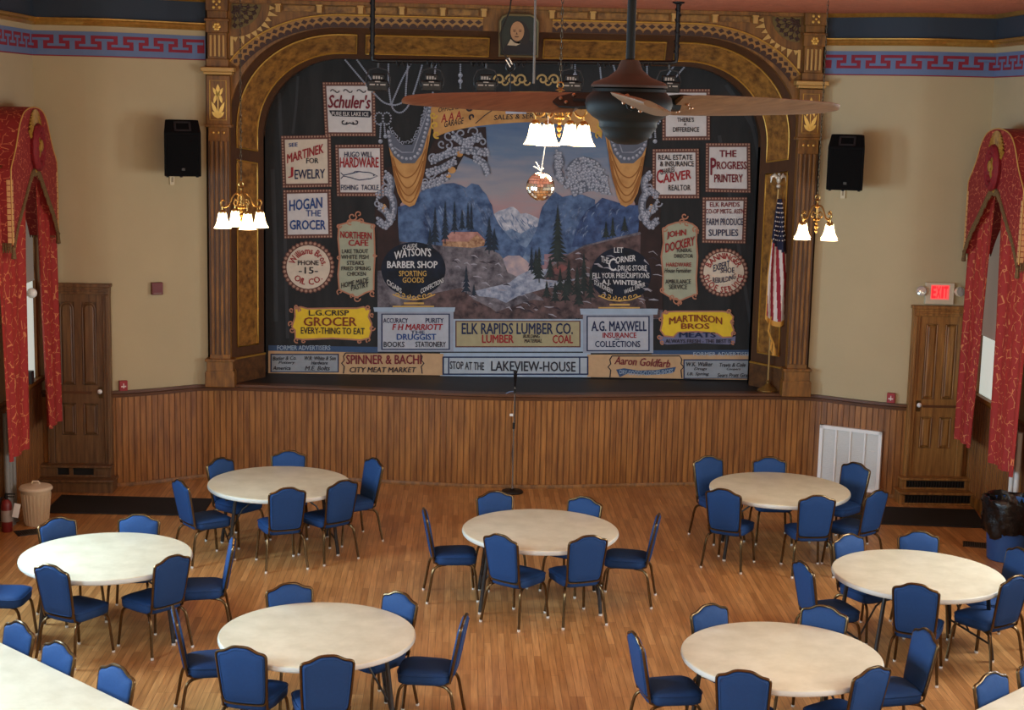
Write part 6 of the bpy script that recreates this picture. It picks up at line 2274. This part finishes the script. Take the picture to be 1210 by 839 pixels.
# ------------------------------------------------------------------ microphone stand
ms = thing('microphone_stand', 'tall thin microphone stand with black round base in front of the stage', 'microphone stand', (0.046, 19.20, 0))
MB().lathe([(0, 0), (0.135, 0), (0.14, 0.01), (0.13, 0.025), (0.04, 0.035), (0.02, 0.05), (0, 0.05)], 28).build('base', mat('black_iron', (14, 14, 14), 0.5, 0.3), ms)
MB().tube([(0, 0, 0.04), (0, 0, 0.85)], 0.011, 10).tube([(0, 0, 0.85), (0.004, 0, 1.42)], 0.008, 10).build('pole', mat('chrome_pole', (150, 140, 130), 0.25, 0.9), ms)
MB().tube([(0, 0, 0.82), (0, 0, 0.90)], 0.018, 10).build('height_clutch', BLACKMETAL, ms)
MB().tube([(0.004, 0, 1.36), (0.004, -0.01, 1.42), (0.006, -0.03, 1.47)], 0.013, 8).box(-0.012, 0.02, -0.03, 0.01, 1.28, 1.33).build('microphone_clip', BLACKMETAL, ms)
MB().tube([(0.004, -0.025, 1.40), (0.004, -0.045, 1.52)], [0.014, 0.024], 12).ball((0.004, -0.052, 1.55), 0.026, 12).build('microphone', BLACKMETAL, ms)
MB().tube([(0.004, -0.02, 1.30), (-0.06, -0.02, 1.295), (-0.11, -0.02, 1.27)], 0.009, 6).build('cable_tail', mat('blue_grey_cable', (84, 104, 130), 0.5), ms)
MB().box(-0.055, -0.012, -0.03, -0.012, 0.985, 1.015).build('paper_tag', WHITEPL, ms, smooth=0)
MB().tube([(0.012, 0.012, 1.38), (0.016, 0.012, 0.9), (-0.014, 0.014, 0.5), (0.01, 0.014, 0.06)], 0.005, 6).build('cable', BLACK, ms)

# ------------------------------------------------------------------ bins, extinguisher, mats, odds and ends
bn = thing('trash_can', 'beige ribbed bin with a lid, below the left window', 'trash can', (-5.42, 17.42, 0))
b = MB()
b.lathe([(0, 0.0), (0.125, 0.0), (0.13, 0.012), (0.165, 0.40), (0.17, 0.42), (0, 0.42)], 36)
b.build('bucket', mat('beige_plastic', (206, 184, 150), 0.5), bn)
rb = MB()
for k in range(26):
    a = 2 * pi * k / 26
    rb.tube([(0.131 * cos(a), 0.131 * sin(a), 0.03), (0.163 * cos(a), 0.163 * sin(a), 0.37)], 0.006, 5)
rb.build('ribs', mat('beige_plastic', (206, 184, 150)), bn)
MB().lathe([(0.0, 0.40), (0.185, 0.41), (0.188, 0.425), (0.175, 0.445), (0.11, 0.465), (0.09, 0.462), (0.05, 0.475), (0, 0.48)], 36).tube([(-0.05, 0, 0.47), (-0.03, 0, 0.50), (0.03, 0, 0.50), (0.05, 0, 0.47)], 0.010).build('lid', mat('beige_lid', (212, 192, 162), 0.5), bn)

bg = thing('trash_can', 'blue bin lined with a shiny black bag at the right wall', 'trash can', (5.42, 16.55, 0))
MB().lathe([(0, 0), (0.19, 0), (0.20, 0.012), (0.245, 0.62), (0.255, 0.66), (0.245, 0.66), (0.19, 0.02), (0, 0.02)], 36).build('bucket', mat('blue_bin', (42, 86, 150), 0.42), bg)
bm2 = MB()
rg = random.Random(9)
vs, fs, n = [], [], 48
prof = [(0.235, 0.30), (0.262, 0.34), (0.275, 0.45), (0.272, 0.56), (0.285, 0.66), (0.28, 0.70), (0.26, 0.705), (0.24, 0.66), (0.20, 0.45)]
for j, (r, z) in enumerate(prof):
    for i in range(n):
        a = 2 * pi * i / n
        wob = 0.016 * sin(a * 7 + j * 1.3) + 0.012 * sin(a * 13 + j * 2.1) + rg.uniform(-0.006, 0.006)
        zz = z + (0.05 * sin(a * 3) if j < 1 else 0.012 * sin(a * 5 + j))
        vs.append(((r + wob) * cos(a), (r + wob) * sin(a), zz))
for j in range(len(prof) - 1):
    for i in range(n):
        fs.append((j * n + i, j * n + (i + 1) % n, (j + 1) * n + (i + 1) % n, (j + 1) * n + i))
bm2.add(vs, fs)
bm2.build('bag_liner', mat('black_bag', (14, 14, 16), 0.22, bump=0.6, bscale=18), bg, smooth=70)

fe = thing('fire_extinguisher', 'red fire extinguisher with a white tag on the floor by the left wall', 'fire extinguisher', (-5.66, 17.10, 0))
MB().lathe([(0, 0.0), (0.055, 0.0), (0.06, 0.012), (0.06, 0.30), (0.05, 0.34), (0.022, 0.37), (0, 0.37)], 24).build('cylinder', mat('extinguisher_red', (112, 28, 28), 0.35), fe)
MB().tube([(0, 0, 0.36), (0, 0, 0.43)], 0.018).box(-0.01, 0.10, -0.012, 0.012, 0.425, 0.437).box(-0.01, 0.09, -0.012, 0.012, 0.395, 0.405).build('valve_handle', BLACKMETAL, fe, smooth=30)
MB().tube([(-0.01, 0, 0.40), (-0.06, 0.0, 0.38), (-0.075, 0, 0.25), (-0.07, -0.01, 0.12)], 0.010).build('hose', BLACK, fe)
MB().box(0.035, 0.105, -0.066, -0.062, 0.20, 0.36, mx=Matrix.Rotation(radians(12), 3, 'Y')).build('inspection_tag', WHITEPL, fe, smooth=0)
MB().lathe([(0.0605, 0.12), (0.0615, 0.13), (0.0615, 0.24), (0.0605, 0.25)], 24).build('label_band', mat('dull_silver_label', (150, 140, 130), 0.5), fe)

for lb, pts in (('long black mat on the floor before the dark left door', [(-5.46, 17.90), (-3.62, 17.86), (-3.62, 18.62), (-5.46, 18.70)]),
                ('black mat on the floor below the exit door', [(3.95, 17.95), (5.62, 17.80), (5.75, 18.62), (4.05, 18.74)])):
    ctr = sum((Vector(p) for p in pts), Vector((0, 0))) / 4
    mt_ = thing('floor_mat', lb, 'mat', (ctr.x, ctr.y, 0), 0, 'black entrance mats')
    MB().prism([(p[0] - ctr.x, p[1] - ctr.y) for p in pts], lambda a, b, d: (a, b, d), 0.0, 0.012).build('pad', RUBBER, mt_, smooth=0)
    q = [(p[0] - ctr.x, p[1] - ctr.y, 0.008) for p in pts]
    MB().tube(q, 0.009, 6, closed=True).build('rubber_edge', BLACK, mt_)

for lb, x, y, rz in (('dark iron floor register beside the beige bin', -5.42, 17.06, 0.5), ('dark iron floor register beside the blue bin', 5.25, 17.08, -0.3)):
    fr2 = thing('floor_register', lb, 'floor vent', (x, y, 0), rz, 'iron floor registers')
    g = MB()
    for (x0, x1, y0, y1) in ((-0.13, 0.13, -0.11, -0.095), (-0.13, 0.13, 0.095, 0.11), (-0.13, -0.115, -0.11, 0.11), (0.115, 0.13, -0.11, 0.11)):
        g.box(x0, x1, y0, y1, 0.0, 0.008)
    for k in range(9):
        xx = -0.10 + 0.025 * k
        g.box(xx - 0.004, xx + 0.004, -0.1, 0.1, 0.001, 0.006)
    g.build('register_bars', DARKSTEEL, fr2, smooth=0)
    MB().box(-0.12, 0.12, -0.1, 0.1, 0.0005, 0.002).build('dark_opening', BLACK, fr2, smooth=0)

for lb, sgn, ys, m in (('grey heating pipes rising behind the left curtain', -1, (17.30, 17.40, 17.54), mat('grey_painted_pipe', (128, 128, 122), 0.5)), ('white heating pipes rising beside the blue bin', 1, (17.14, 17.30), mat('white_painted_pipe', (216, 214, 208), 0.5))):
    pr_ = thing('heating_pipes', lb, 'pipes', (sgn * 5.70, ys[0], 0))
    for yy in ys:
        MB().tube([(0, yy - ys[0], 0), (0, yy - ys[0], 1.30)], 0.032, 12).build('riser_pipe', m, pr_)
        MB().lathe([(0, 0.0), (0.055, 0.0), (0.055, 0.012), (0.03, 0.02), (0, 0.02)], 14, (0, yy - ys[0], 0)).build('floor_collar', m, pr_)

sb = thing('sill_box', 'small black box standing on the left window sill', 'box', (-5.76, 18.52, 1.42))
MB().box(-0.04, 0.04, -0.06, 0.06, 0, 0.15).build('case', BLACK, sb, smooth=0, bevel=0.006)
MB().box(0.04, 0.044, -0.045, 0.045, 0.02, 0.13).build('face_plate', mat('charcoal_plate', (44, 44, 46), 0.4), sb, smooth=0)
el_ = thing('emergency_light', 'round white emergency lamp head in front of the left window', 'emergency light', (-5.70, 18.17, 2.52))
MB().tube([(0, 0.0, 0.0), (0.05, 0.0, 0.02)], 0.018).box(-0.07, 0.0, -0.06, 0.06, -0.09, 0.04).build('bracket', mat('white_metal', (238, 238, 234)), el_, smooth=30)
MB().ball((0.09, 0, 0.03), 0.06, 16).build('lamp_head', mat('lit_white_globe', (240, 246, 240), 0.3), el_)
